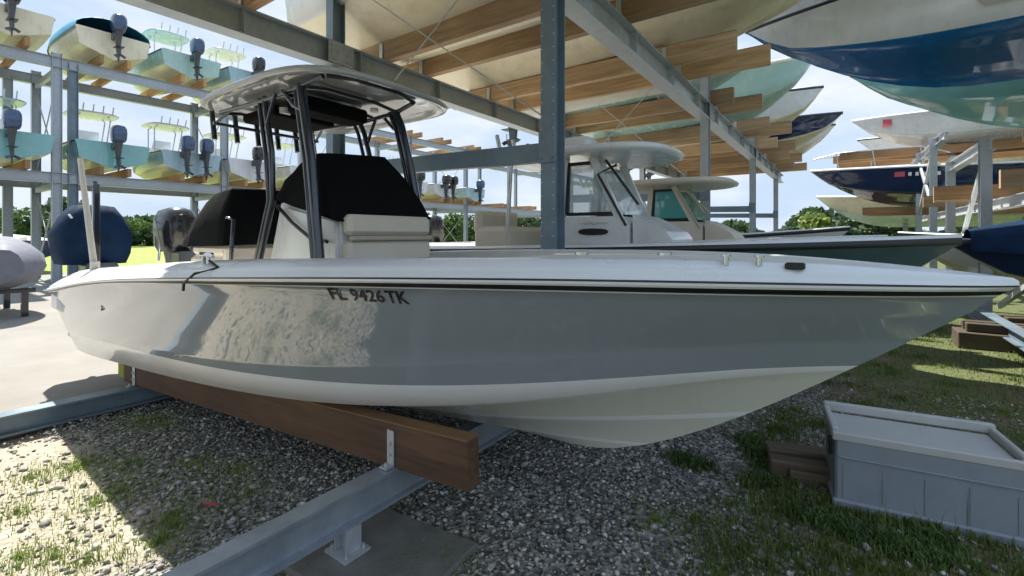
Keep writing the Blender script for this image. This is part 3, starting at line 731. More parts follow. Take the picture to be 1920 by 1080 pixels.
boat('stored_boat', (.5+7.5, 25.5, 4.4), -1, L=7.5, H=1.1, top='ttop', motors=0, cols=('gel_cream','ltblue','gel_white','rubber','cap_white','deck'), label='furthest white hull on the upper level of the right rack')
wb = boat('stored_boat', (.25+7.0, 20.5, 4.40), -1, L=7.0, B=2.5, H=1.0, rise=.3, cols=('gel_white', 'ltblue', 'gel_white', 'gel_white', 'cap_white', 'deck'), top='none', motors=0, label='white hull above the navy boat, with a small red sticker near its bow')
def hull_tag(bt, px, vz, uc_, L, B, H, rise, vbow, mi, name, size, words=False, dx=0):
    t_ = 1-((vz-vbow)/L); pts, w_, S_ = hullrows(t_, L, B, H, rise); p7, p8 = pts[7], pts[8]
    y = max(p8[0], p7[0])+.012; z = p8[1]-.05
    ang_ = math.atan2(hullrows(t_+.03, L, B, H, rise)[0][8][0]-hullrows(t_-.03, L, B, H, rise)[0][8][0], .06*L)
    m_ = MB(); m_.box((t_*L+dx, y, z), (size[0], .016, size[1]), rot=Matrix.Rotation(ang_, 3, 'Z')); m_.build(name, mi, bt)
hull_tag(nb, 0, 1.5, 20.7, 8.0, 2.7, 1.15, .32, -1.0, M['red'], 'red_sticker', (.26, .16))
for k in range(5): hull_tag(nb, 0, 1.75+.17*k, 20.7, 8.0, 2.7, 1.15, .32, -1.0, M['white'], 'hull_character', (.08, .11))
hull_tag(wb, 0, 1.2, 20.5, 7.0, 2.5, 1.0, .3, .25, M['red'], 'red_sticker', (.24, .30))
tc = boat('covered_boat', (.98+6.5, 7.5, .62), -1, L=6.5, B=2.35, H=.78, rise=.2, cols=('gel_cream', 'slate', 'navy', 'rubber', 'navy', 'deck'), top='none', motors=0, console=False, cover='canvas_navy', label='boat under a navy canvas cover at the right edge')

# far rack boats: sterns face the driveway, bows point away (-x)
cl = [('teal', 'ltblue'), ('teal', 'teal'), ('ltblue', 'teal'), ('ltblue', 'ltblue'), ('gel_white', 'aqua')]
far = [
 # u, level, colours, top, motors, motor colour, label, cover
 (.2, 3.95, ('gel_cream','gel_white','ltblue','rubber','cap_white','deck'), 'ttop', 'gel_white', 2, 'engine_blue', 'pale blue boat cut by the left edge, middle level of the far rack', None),
 (3.0, 3.95, ('gel_cream','gel_white','teal','rubber','cap_white','deck'), 'ttop', 'ltblue', 1, 'engine_blue', 'teal boat behind the pair of tall rack posts, middle level of the far rack', None),
 (5.67, 3.95, ('gel_cream','gel_white','teal','rubber','ltblue','deck'), 'ttop', 'gel_white', 1, 'engine_blue', 'teal boat with one blue grey outboard, middle level, right of the paired posts', None),
 (8.2, 3.95, ('gel_cream','gel_white','ltblue','rubber','teal','deck'), 'ttop', 'gel_white', 2, 'engine_blue', 'boat with twin dark outboards side by side on the middle level of the far rack', None),
 (10.65, 3.95, ('gel_cream','gel_white','gel_white','rubber','cap_white','deck'), 'ttop', 'gel_white', 1, 'engine_dark', 'white boat with a single black outboard left of the hardtop legs', None),
 (13.4, 3.95, WH, 'ttop', 'gel_white', 1, 'engine_dark', 'white boat on the far rack seen between the hardtop legs', None),
 (3.0, 7.95, ('gel_cream','gel_cream','gel_cream','rubber','gel_white','deck'), 'none', '', 1, 'engine_dark', 'beige hull at the top left corner on the highest level', None),
 (5.67, 7.95, ('gel_cream','gel_white','gel_cream','rubber','ltblue','deck'), 'none', '', 1, 'engine_blue', 'boat under a bright teal blue cover with a blue outboard on the highest level', 'canvas_teal'),
 (8.2, 7.95, ('gel_cream','gel_white','aqua','rubber','aqua','deck'), 'ttop', 'ltblue', 1, 'engine_blue', 'aqua hull with a pale green top and slim blue outboard on the highest level', None),
 (10.65, 7.95, ('gel_cream','gel_white','ltblue','rubber','ltblue','deck'), 'ttop', 'gel_white', 1, 'engine_dark', 'pale blue hull just above the stern edge of the hardtop on the highest level', None),
 (20.5, 3.95, WH, 'ttop', 'gel_white', 1, 'engine_dark', 'distant white boat on the far rack, behind the black console cover', None),
 (23.2, 3.95, WH, 'ttop', 'gel_white', 2, 'engine_dark', 'distant white boat on the far rack, left of the tall dark post', None),
 (26.4, 3.95, ('gel_cream','gel_white','ltblue','rubber','cap_white','deck'), 'none', '', 1, 'engine_blue', 'distant pale blue boat on the far rack near the dark post', None),
]
for (u_, z_, c_, tp, tcol, nm, mc, lb, cv) in far:
    boat('stored_boat', (F1+.45, u_, z_+.10), -1, L=6.6, B=2.3, H=.95, rise=.25, cols=c_, top=tp, topcol=tcol or 'gel_white', motors=nm, mcol=mc, label=lb, group='boats stored on the far rack', cover=cv, console=cv is None, ttz=1.95)
EXPO = 1.55
# ------------------------------------------------------------------ the main grey boat
UC = 2.4; VS = -7.0
ML = (VS, UC, .36)
mboat = empty('center_console_boat', ML, 0, 'large grey centre console boat in the foreground with white cap and black striped rub rail', 'boat')
def look(poly, x):
    if x <= poly[0][0]: a, b_ = poly[0], poly[1]
    elif x >= poly[-1][0]: a, b_ = poly[-2], poly[-1]
    else:
        for a, b_ in zip(poly, poly[1:]):
            if a[0] <= x <= b_[0]: break
    return a[1]+(b_[1]-a[1])*(x-a[0])/(b_[0]-a[0])
def HB(s_, w0, p, k, st=.93):
    if s_ < k: return w0*(st+(1-st)*math.sin(s_/k*PI/2))
    return w0*(1-((s_-k)/(1-k))**p)
STEM = [(1100,838),(1180,838),(1250,825),(1400,775),(1500,735),(1600,690),(1700,645),(1790,600),(1860,560),(1912,546)]
NS = 61
def zrow(poly, w0, p, k, ve, vs, lo=None, st=.93, deg=6):
    S_, Z_ = [], []
    for i in range(81):
        s_ = i/80; v_ = vs+s_*(ve-vs); w = HB(s_, w0, p, k, st)
        px, _, Y = proj(v_, UC-w, 1)
        z = ZC-(look(poly, px)-H0)/F0*Y
        if lo is not None: z = max(z, lo(v_))
        S_.append(s_); Z_.append(z)
    co = np.polyfit(S_, Z_, deg)
    return [(vs+s_*(ve-vs), HB(s_, w0, p, k, st), float(np.polyval(co, s_))) for s_ in np.linspace(0, 1, NS)**.85]
R_ = {}
R_['k2'] = zrow([(900,808),(960,817),(1200,834)], .34, 1.6, .3, -.87, -6.9, lambda v: .51+.040*(v+1))
R_['k1'] = zrow([(640,765),(760,783),(960,787),(1260,778),(1390,777)], .68, 1.6, .3, -.39, -6.9, lambda v: .605+.043*(v+1.5))
R_['cl'] = zrow([(95,640),(230,685),(500,745),(640,762),(800,760),(960,751),(1260,727),(1410,712),(1590,695)], 1.0, 1.7, .3, .015, -6.9)
R_['ct'] = zrow([(85,612),(256,660),(400,692),(520,712),(623,722),(800,726),(990,724),(1300,706),(1610,687)], 1.08, 1.9, .3, .05, -6.92)
R_['kn'] = zrow([(85,602),(109,611),(256,646),(402,675),(500,685),(647,688),(990,678),(1180,663),(1720,640)], 1.095, 2.1, .32, .2, -6.95)
R_['rb'] = zrow([(90,549),(190,531),(500,535),(1000,547),(1400,555),(1850,558)], 1.22, 2.6, .35, .455, -7.0)
R_['rt'] = zrow([(95,541),(190,523),(500,517),(800,518),(1000,520),(1479,527),(1850,532),(1915,538)], 1.25, 2.6, .35, .517, -7.0)
R_['ci'] = zrow([(110,515),(180,503),(400,487),(700,483),(1000,483),(1300,487),(1500,492),(1650,500),(1790,510),(1900,536)], 1.0, 2.6, .38, .46, -6.95)
# keel and stem
stem = [on_u(x, y, UC) for x, y in STEM]
kz = lambda v: .455+.038*(v+1.2)
keel = []
ke = stem[1][0]
for s_ in np.linspace(0, 1, NS)**.85:
    v_ = -6.9+s_*(ke+6.9); keel.append((v_, 0.0, kz(v_) if v_ < -1.3 else kz(-1.3)+(stem[1][1]-kz(-1.3))*((v_+1.3)/(ke+1.3))**2))
def mix(a, b_, f, fl=0):
    o = []
    n_ = len(a)
    for i, (p, q) in enumerate(zip(a, b_)):
        s_ = i/(n_-1); g_ = f-fl*math.sin(PI*min(1, s_))*(s_ > 0)*s_
        o.append((p[0]+(q[0]-p[0])*f, p[1]+(q[1]-p[1])*g_, p[2]+(q[2]-p[2])*f))
    return o
SV = [p[0] for p in stem]; SZ = [p[1] for p in stem]; SCO = np.polyfit(SV, SZ, 4)
def stemfix(row):
    d = float(np.polyval(SCO, row[-1][0]))-row[-1][2]; n_ = len(row)
    return [(v_, w, z+d*(i/(n_-1))**7) for i, (v_, w, z) in enumerate(row)]
def offs(row, dw, dz, fade=True):
    n_ = len(row); return [(v_, max(0, w+dw*(1 if not fade else min(1, w/.12))), z+dz*min(1, w/.15)) for i, (v_, w, z) in enumerate(row)]
k2, k1, cl_, ct, kn, rb, rt, ci = [stemfix(R_[k]) if k in ('k2','k1','cl','ct','kn') else R_[k] for k in ('k2','k1','cl','ct','kn','rb','rt','ci')]
sm_ = lambda a, b_, f: stemfix(mix(a, b_, f))
side = [keel, sm_(keel, k2, .5), k2, sm_(k2, k1, .12), sm_(k2, k1, .35), sm_(k2, k1, .7), k1, sm_(k1, cl_, .13), sm_(k1, cl_, .3), sm_(k1, cl_, .55), sm_(k1, cl_, .8), cl_, ct, offs(ct, .004, .012), offs(kn, -.0, -.006), offs(kn, .004, .006)]
for f in (.14, .3, .45, .6, .75, .88, .96): side.append(stemfix(mix(kn, rb, f, .10)) if f < .8 else mix(kn, rb, f, .10))
side += [rb]
smat = [0, 0, 1, 0, 0, 0, 1, 0, 0, 0, 0, 1, 1, 2, 2, 2]+[2]*8
# slots: 0 cream bottom, 1 white, 2 grey
mb = MB()
for sgn in (1, -1):
    b_ = len(mb.v)
    for row in side: mb.v += [(v_, UC-sgn*w, z) for v_, w, z in row]
    for j in range(len(side)-1):
        for i in range(NS-1):
            q = (b_+j*NS+i, b_+j*NS+i+1, b_+(j+1)*NS+i+1, b_+(j+1)*NS+i)
            mb.f.append(q); mb.m.append(smat[j]); mb.sm.append(True)
tr_ = [r[0] for r in side]
mb.add([(v_, UC-w, z) for v_, w, z in tr_]+[(v_, UC+w, z) for v_, w, z in tr_[::-1]], [tuple(range(2*len(tr_)))], 2)
HULL = mb
mcream = mat('main_bottom_gelcoat', (.66, .66, .58), .28, var=.02, nscale=1.5, coat=.4)
mwhite = mat('main_white_gelcoat', (.82, .82, .82), .22, var=.03, nscale=2, coat=.5)
hull = shift(mb, ML).build('hull', [mcream, mwhite, M['hull_grey']], mboat)
# hull surface lookup for lettering
bmh = bmesh.new(); bmh.from_mesh(hull.data); BV = BVHTree.FromBMesh(bmh)
def hull_y(v_, z):
    h = BV.ray_cast(Vector((v_-ML[0], -3, z-ML[2])), Vector((0, 1, 0)))
    return h[0].y+ML[1] if h[0] else UC-1.2
# rub rail: black / steel / black
def band(rows, mi, mb, cap=True):
    for sgn in (1, -1):
        b_ = len(mb.v)
        for row in rows: mb.v += [(v_, UC-sgn*w, z) for v_, w, z in row]
        for j in range(len(rows)-1):
            for i in range(NS-1):
                mb.f.append((b_+j*NS+i, b_+j*NS+i+1, b_+(j+1)*NS+i+1, b_+(j+1)*NS+i)); mb.m.append(mi[j] if isinstance(mi, list) else mi); mb.sm.append(False)
m_ = MB()
r0 = rb; r5 = rt
def lerpr(a, b_, f, dw): return [(p[0]+(q[0]-p[0])*f, p[1]+(q[1]-p[1])*f+dw*min(1, p[1]/.1), p[2]+(q[2]-p[2])*f) for p, q in zip(a, b_)]
rows_ = [r0, lerpr(r0, r5, .02, .010), lerpr(r0, r5, .14, .012), lerpr(r0, r5, .15, .026), lerpr(r0, r5, .48, .032), lerpr(r0, r5, .50, .036), lerpr(r0, r5, .64, .038), lerpr(r0, r5, .80, .034), lerpr(r0, r5, .81, .026), lerpr(r0, r5, .93, .020), r5]
band(rows_, [1, 1, 0, 0, 1, 1, 1, 0, 0, 1], m_)
# wrap round the stern
for sgn in (1,):
    m_.cbeam((VS-.01, UC-rb[0][1], (rb[0][2]+rt[0][2])/2), (VS-.01, UC+rb[0][1], (rb[0][2]+rt[0][2])/2), .05, .05, 0)
shift(m_, ML).build('rub_rail', [M['rubber'], mwhite, M['rail_steel']], mboat)
# deck cap: rolled edge, covering board, coaming, cockpit
m_ = MB()
zf = .80
ci2 = [(v_, max(0, w-.03), z-.0) for v_, w, z in ci]
def flrow(row, dz, dw): 
    o = []
    for v_, w, z in row:
        f = min(1, max(0, (v_+1.9)/.25)); zz = (zf)*(1-f)+(z-.02)*f
        o.append((v_, max(0, w+dw), zz))
    return [(a, min(b_, max(0, c_[1]-.14)) if z < 1.2 else b_, z) for (a, b_, z), c_ in zip(o, ct)]
outer = [(v_, w, z+.0) for v_, w, z in rt]
rows_ = [outer, mix(outer, ci, .10), [(a, b_, c_+.012) for a, b_, c_ in mix(outer, ci, .10)]]
rows_ += [[(a, b_, c_+.018) for a, b_, c_ in mix(outer, ci, .35)], [(a, b_, c_+.016) for a, b_, c_ in mix(outer, ci, .7)], ci, offs(ci, -.03, -.008), flrow(ci, 0, -.06), [(a, 0, c_) for a, b_, c_ in flrow(ci, 0, -.06)]]
band(rows_, [0, 0, 0, 0, 0, 0, 1, 1], m_)
for i in range(len(m_.sm)): m_.sm[i] = True
# transom top with rounded corners
zt = rt[0][2]; w_ = rt[0][1]
m_.box((VS+.16, UC, zt-.10), (.34, 2*w_-.06, .30), 0, bev=.06)
m_.box((VS-.02, UC, zt-.34), (.05, 2*w_-.35, .42), 0, bev=.02)
capo = shift(m_, ML).build('deck_cap', [M['cap_white'], M['deck']], mboat)
# folding cleat on the near gunwale with a hanging line
def onrow(row, px):
    best = min(row, key=lambda p: abs(proj(p[0], UC-p[1], p[2])[0]-px)); return best
def obj(mb, name, mt, parent=None, loc=ML): return shift(mb, loc).build(name, mt, parent or mboat)
p = onrow(mix(outer, ci, .6), 390); c0 = Vector((p[0], UC-p[1], p[2]+.02))
m_ = MB(); m_.tube([c0+Vector((-.10, 0, .045)), c0+Vector((-.04, 0, .055)), c0+Vector((.04, 0, .055)), c0+Vector((.10, 0, .045))], [.010, .016, .016, .010], 8)
m_.tube([c0+Vector((-.035, 0, 0)), c0+Vector((-.03, 0, .055))], .013, 8); m_.tube([c0+Vector((.035, 0, 0)), c0+Vector((.03, 0, .055))], .013, 8)
obj(m_, 'cleat', M['rail_steel'])
pe = onrow(rb, 356); pm = onrow(outer, 368)
m_ = MB(); pts = [c0+Vector((.05, .02, .06)), c0+Vector((-.03, -.02, .065)), c0+Vector((-.05, .02, .03)), Vector((pm[0]+.04, UC-pm[1]+.08, pm[2]+.05)), Vector((pm[0], UC-pm[1]-.03, pm[2]+.02)), Vector((pe[0], UC-pe[1]-.05, pe[2]+.01)), Vector((pe[0]-.02, UC-pe[1]-.045, pe[2]-.035))]
m_.tube(pts, .0085, 6); ln = obj(m_, 'dock_line', M['rubber'])
# bow hardware
for px in (1384, 1419):
    p = onrow(mix(outer, ci, .55), px); q = Vector((p[0], UC-p[1], p[2]+.015))
    m_ = MB(); m_.tube([q, q+Vector((0, 0, .035))], .010, 8); m_.tube([q+Vector((0, 0, .032)), q+Vector((0, 0, .040))], .018, 8); obj(m_, 'deck_stud', M['rail_steel'])
p = onrow(mix(outer, ci, .40), 1502); q = Vector((p[0], UC-p[1], p[2]+.016))
m_ = MB(); m_.box(q+Vector((0, 0, .012)), (.065, .045, .026), bev=.006); m_.tube([q+Vector((-.02, -.024, .012)), q+Vector((-.02, -.030, .012))], .008, 8); obj(m_, 'navigation_light', M['rubber'])
for px in (1068, 1262):
    p = onrow(ci, px); q = Vector((p[0], UC-p[1]+.05, p[2]+.012)); m_ = MB(); m_.tube([q, q+Vector((0, 0, .012))], .03, 10); obj(m_, 'rod_holder', M['rail_steel'])
# low grab rail running along the inner gunwale forward
pts = [Vector((p[0], UC-p[1]+.03, p[2]+.035)) for p in ci if -2.0 < p[0] < -.7]
m_ = MB(); m_.tube(pts, .009, 6); 
for k in (0, len(pts)//2, -1): pass
# bow stem fitting + towing eye
# lettering on the hull
def lettering(txt, v0, v1, ztop, zbot, matl, parent, name='registration_number', shear=.12):
    cu = bpy.data.curves.new('t', 'FONT'); cu.body = txt; cu.size = 1; cu.offset = .022; cu.shear = shear; cu.space_character = 1.05; cu.resolution_u = 4
    ob = bpy.data.objects.new('t', cu); col.objects.link(ob); dg = bpy.context.evaluated_depsgraph_get()
    me = bpy.data.meshes.new_from_object(ob.evaluated_get(dg)); bpy.data.objects.remove(ob)
    bm2 = bmesh.new(); bm2.from_mesh(me); bmesh.ops.triangulate(bm2, faces=bm2.faces)
    xs_ = [v.co.x for v in bm2.verts]; ys_ = [v.co.y for v in bm2.verts]
    x0, x1, y0, y1 = min(xs_), max(xs_), min(ys_), max(ys_)
    for v in bm2.verts:
        a = v0+(v.co.x-x0)/(x1-x0)*(v1-v0); z = zbot+(v.co.y-y0)/(y1-y0)*(ztop-zbot)
        v.co = (a-ML[0], hull_y(a, z)-.004-ML[1], z-ML[2])
    bm2.to_mesh(me); me.materials.append(matl); me.name = name
    o = bpy.data.objects.new(name, me); col.objects.link(o); o.parent = parent; return o
def on_hull(px, py):
    v_, z = on_u(px, py, 1.0); o = Vector((0, 0, ZC))-Vector(ML); d = Vector((v_, 1.0, z-ZC)).normalized(); h = BV.ray_cast(o, d)[0]
    return h.x+ML[0], h.z+ML[2]
va, za = on_hull(620, 541); _, zb = on_hull(620, 564); vb, zc_ = on_hull(762, 545); _, zd = on_hull(762, 567)
zt_, zb_ = (za+zc_)/2, (zb+zd)/2
for tx, pa, pb in (('FL', 620, 648), ('9426', 659, 718), ('TK', 724, 762)):
    lettering(tx, on_hull(pa, 552)[0], on_hull(pb, 552)[0], zt_, zb_, M['black'], mboat)

# helm console
FZ = .80
CU0, CU1 = 2.00, 2.82
def P(v_, u_, z_): return (v_, u_, z_)
m_ = MB()
pr = [(-3.93, FZ), (-2.88, FZ), (-2.90, 1.45), (-2.92, 1.80), (-3.02, 1.84), (-3.60, 1.93), (-3.72, 1.90), (-3.90, 1.40)]
m_.prism(pr, CU0+.03, CU1-.03, 'y')
m_.prism([(x*1.0+(.02 if x > -3.4 else -.0), z) for x, z in [(-3.86, FZ), (-2.95, FZ), (-2.97, 1.74), (-3.6, 1.86), (-3.68, 1.84), (-3.84, 1.4)]], CU0, CU0+.028, 'y')
m_.prism([(x, z) for x, z in [(-3.86, FZ), (-2.95, FZ), (-2.97, 1.74), (-3.6, 1.86), (-3.68, 1.84), (-3.84, 1.4)]], CU1-.028, CU1, 'y')
con = obj(m_, 'console', M['gel_white'])
m_ = MB(); m_.tube([(-3.68, CU0-.025, 1.88), (-3.45, CU0-.03, 1.74), (-3.20, CU0-.03, 1.62), (-3.0, CU0-.03, 1.60)], .014, 8); obj(m_, 'grab_handle', M['rubber'], con)
m_ = MB(); m_.box((-3.42, CU0-.003, 1.26), (.16, .006, .012)); m_.box((-3.42, CU0-.003, 1.235), (.12, .006, .008)); obj(m_, 'console_vent', M['cushion_tan'], con)
m_ = MB()
m_.box((-2.86, 2.42, 1.72), (.10, .80, .15), bev=.03); m_.box((-2.86, 2.42, 1.52), (.11, .80, .17), bev=.03); m_.box((-2.83, 2.42, 1.32), (.17, .84, .2), bev=.04); m_.box((-2.68, 2.42, 1.12), (.5, .82, .16), bev=.04)
m_.box((-2.70, 2.42, .92), (.46, .78, .26), 0, bev=.01)
st = obj(m_, 'console_seat', M['cushion']);
m_ = MB(); m_.box((-2.815, 2.42, 1.625), (.05, .78, .035), bev=.008); obj(m_, 'seat_piping', M['cushion_tan'], st)
# black canvas cover over the windshield
def bulge(pts): return pts
m_ = MB(); n_ = 9; rings = []
base = [(-3.70, CU0-.03, 1.93), (-2.87, CU0-.03, 1.74), (-2.86, CU1+.04, 1.78), (-3.70, CU1+.04, 1.97)]
top = [(-3.47, 2.12, 2.27), (-3.30, 2.10, 2.28), (-3.28, 2.72, 2.33), (-3.46, 2.72, 2.33)]
def ringat(f, sag):
    a = [tuple(b0[k]+(t0[k]-b0[k])*f for k in range(3)) for b0, t0 in zip(base, top)]
    cx = sum(p[0] for p in a)/4; cy = sum(p[1] for p in a)/4; o = []
    for i in range(4):
        p, q = Vector(a[i]), Vector(a[(i+1) % 4])
        for k in range(6):
            r_ = p.lerp(q, k/6); d = Vector((r_.x-cx, r_.y-cy, 0)); g_ = sag*math.sin(PI*k/6)+.006*math.sin(k*4+f*17+i)
            o.append(tuple(r_+d.normalized()*(g_+.035*math.sin(PI*f))))
    return o
rings = [ringat(f, .012) for f in (0, .1, .25, .45, .65, .82, .94, 1)]
rings.append([tuple(Vector(p).lerp(Vector((-3.38, 2.42, 2.33)), .35)) for p in rings[-1]])
m_.loft(rings); cvr = obj(m_, 'windshield_cover', M['canvas_black'])
# leaning post and its cover
m_ = MB(); m_.box((-5.02, 2.42, 1.12), (.72, .86, .66), bev=.04); m_.box((-4.62, 2.42, 1.45), (.14, .86, .22), bev=.04); m_.box((-4.95, 2.42, 1.50), (.70, .88, .12), bev=.04); lp = obj(m_, 'leaning_post', M['cushion'])
m_ = MB()
base = [(-5.42, 1.94, 1.53), (-4.52, 1.94, 1.55), (-4.50, 2.90, 1.58), (-5.42, 2.90, 1.55)]
top = [(-5.00, 2.05, 2.03), (-4.60, 2.05, 2.08), (-4.58, 2.80, 2.10), (-5.00, 2.80, 2.05)]
rings = [ringat(f, .012) for f in (0, .12, .3, .5, .7, .86, .96, 1)]
rings.append([tuple(Vector(p).lerp(Vector((-4.8, 2.42, 2.10)), .35)) for p in rings[-1]])
m_.loft(rings); obj(m_, 'leaning_post_cover', M['canvas_black'])
for u_ in (1.97, 2.87):
    m_ = MB(); m_.tube([(-4.50, u_, .85), (-4.44, u_, 1.50), (-4.40, u_, 1.78), (-4.52, u_, 1.80)], .018, 8); obj(m_, 'leaning_post_frame', M['tube_navy'], lp)

# T-top
UA, UB = 1.92, 2.88
ZT = 2.80
m_ = MB()
cx, cu, a, b_ = -3.87, 2.54, 1.0, .80
def rr_(da, db, z, dx=0): return [(x+dx, y, zz+.022*(1-((x-cx)/a)**2)-.02*((y-cu)/b_)**2) for x, y, zz in sup(cx, cu, z, a+da, b_+db, 44, 4.2)]
m_.loft([rr_(-.10, -.10, ZT+.02), rr_(-.03, -.03, ZT-.005), rr_(0, 0, ZT+.0), rr_(.012, .012, ZT+.022), rr_(-.01, -.01, ZT+.045), rr_(-.10, -.10, ZT+.07), rr_(-.4, -.35, ZT+.09)])
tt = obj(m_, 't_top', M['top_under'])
# moulded recess ring on the underside
m_ = MB()
for (x, y, a2, b2) in ((-3.32, 2.54, .28, .60), (-4.15, 2.54, .42, .60)):
    m_.tube([(p[0], p[1], ZT+.035-.0+.02*(1-((p[0]-cx)/a)**2)) for p in sup(x, y, 0, a2, b2, 30, 3.5)]+[(x+a2, y, ZT+.035)], .012, 6)
obj(m_, 'underside_moulding', M['rubber'], tt)
def leg(pts, r, name='t_top_leg'):
    m_ = MB(); m_.tube(pts, r, 10); return obj(m_, name, M['tube_navy'])
for u_, sg in ((UA, 1), (UB, -1)):
    # thick front leg
    q = [(-2.93, u_-.03*sg, .84), (-2.97, u_-.03*sg, 1.5), (-3.12, u_, 2.2), (-3.24, u_+.01*sg, 2.62), (-3.30, u_+.03*sg, 2.76)]
    leg(q, .036); leg([(x-.075, y, z) for x, y, z in q], .020, 't_top_strut')
    # rear pair
    q = [(-3.93, u_, .84), (-3.84, u_, 1.46), (-3.64, u_, 1.92), (-3.66, u_, 2.30), (-3.76, u_+.01*sg, 2.62), (-3.82, u_+.03*sg, 2.76)]
    leg(q, .024); leg([(x-.09+(.03 if z < 2 else 0), y, z) for x, y, z in q], .018, 't_top_strut')
    m_ = MB(); m_.tube([(-4.62, u_+.04*sg, 2.76), (-4.2, u_+.02*sg, 2.74), (-3.8, u_+.02*sg, 2.73), (-3.3, u_+.02*sg, 2.75), (-3.05, u_+.05*sg, 2.79)], .020, 8)
    m_.tube([(-3.5, u_+.0*sg, 2.75), (-3.36, u_, 2.62), (-3.24, u_, 2.56)], .016, 6); m_.tube([(-3.60, u_+.0*sg, 2.75), (-3.68, u_, 2.62), (-3.74, u_, 2.50)], .016, 6)
    obj(m_, 't_top_frame', M['tube_navy'], tt)
m_ = MB()
for v_ in (-4.62, -4.1, -3.62, -3.28):
    m_ = MB(); m_.tube([(v_, UA+.03, 2.75), (v_-.03, 2.15, 2.79), (v_-.03, 2.65, 2.79), (v_, UB-.03, 2.75)], .017, 8); obj(m_, 't_top_frame', M['tube_navy'], tt)
m_ = MB()
m_.tube([(-3.05, 2.0, 2.80), (-2.98, 2.2, 2.81), (-2.98, 2.6, 2.81), (-3.05, 2.85, 2.80)], .015, 6)
obj(m_, 't_top_frame', M['tube_navy'], tt)
m_ = MB(); m_.box((-4.25, 2.4, 2.72), (.55, .60, .085), bev=.02); m_.box((-3.62, 2.4, 2.71), (.26, .62, .12), bev=.02); obj(m_, 'electronics_box', M['canvas_black'], tt)
m_ = MB(); m_.tube([(-3.98, 2.2, 2.75), (-3.98, 2.2, 2.70)], .05, 12); m_.tube([(-3.4, 2.7, 2.77), (-3.4, 2.7, 2.74)], .035, 12); obj(m_, 'dome_light', M['white'], tt)
for k in range(6):
    u_ = 1.95+k*.20; m_ = MB(); m_.tube([(-4.72, u_, 2.52), (-4.78, u_, 2.80)], .024, 8); m_.tube([(-4.66, u_, 2.66), (-4.74, u_, 2.66)], .012, 6); obj(m_, 'rod_holder', M['tube_navy'], tt)
m_ = MB(); m_.tube([(-4.70, 1.93, 2.67), (-4.70, 2.97, 2.67)], .016, 8); m_.tube([(-4.70, 1.95, 2.67), (-4.5, 1.98, 2.76)], .014, 6); m_.tube([(-4.70, 2.95, 2.67), (-4.5, 2.9, 2.76)], .014, 6); obj(m_, 'rod_rack_bar', M['tube_navy'], tt)
m_ = MB(); m_.tube([(-4.3, 2.2, 2.90), (-4.3, 2.2, 2.98)], .02, 8); m_.box((-4.3, 2.2, 3.0), (.10, .05, .03)); obj(m_, 'top_light', M['alu'], tt)

# twin engines at the transom, one under a navy canvas bag
m_ = MB(); ex, eu = -7.50, 1.72
rings = [sup(ex, eu, 1.30, .30, .30, 18, 5), sup(ex, eu, 1.42, .34, .34, 18, 4), sup(ex, eu, 1.66, .36, .36, 18, 4), sup(ex+.02, eu, 1.86, .29, .28, 18, 4), sup(ex+.03, eu, 1.99, .21, .19, 18, 4), sup(ex+.03, eu, 2.01, .10, .09, 18, 3)]
for r in rings:
    for k in range(18):
        x, y, z = r[k]; r[k] = (x+.008*math.sin(k*2.3+z*9), y+.008*math.sin(k*3.1+z*7), z)
m_.loft(rings, smooth=True)
e1 = obj(m_, 'engine_cover', M['canvas_navy'])
m_ = MB(); m_.box((ex+.30, eu-.25, 1.86), (.07, .01, .05), rot=Matrix.Rotation(.5, 3, 'X')); obj(m_, 'cover_patch', M['white'], e1)
m_ = MB(); m_.loft([sup(ex+.05, eu, 1.34, .2, .13, 12), sup(ex+.06, eu, 1.05, .15, .08, 12), sup(ex+.06, eu, .80, .10, .03, 12)]); m_.box((ex+.32, eu, 1.12), (.3, .3, .4), bev=.03); obj(m_, 'engine_leg', M['engine_grey'], e1)
e2 = outboard(mboat, -.12, 2.62-UC, 1.30-ML[2], 1.0, M['engine_dark'], M['engine_grey'])
for s_ in (-1, 1):
    m_ = MB(); m_.tube([(-7.15, 2.66+s_*.36, 1.32), (-7.3, 2.66+s_*.30, 1.52), (-7.34, 2.66+s_*.34, 1.82)], .014, 6); obj(m_, 'engine_guard', M['rail_steel'], e2)
# stern pole and dark post
m_ = MB(); a = on_u(178, 500, 1.42); c_ = on_u(150, 298, 1.42); m_.tube([(a[0], 1.42, a[1]-.05), (c_[0], 1.42, c_[1])], [.030, .024], 8); m_.tube([(a[0], 1.42, a[1]-.1), (a[0], 1.42, a[1]+.05)], .04, 8); obj(m_, 'anchor_pole', M['beige_wall'])
m_ = MB(); a = on_u(182, 497, 1.55); c_ = on_u(178, 345, 1.55); m_.box(((a[0]+c_[0])/2, 1.55, (a[1]+c_[1])/2-.05), (.07, .06, c_[1]-a[1]+.1), bev=.01); m_.tube([(c_[0], 1.55, c_[1]-.02), (c_[0], 1.55, c_[1]+.03)], .02, 8); obj(m_, 'anchor_mount', M['tube_navy'])
# stern fittings
m_ = MB(); p = on_u(190, 575, UC-1.14); y_ = hull_y(p[0]+.1, p[1]); m_.tube([(p[0]+.1, y_-.012, p[1]), (p[0]+.1, y_+.02, p[1])], .022, 10); obj(m_, 'thru_hull_fitting', M['rail_steel'])

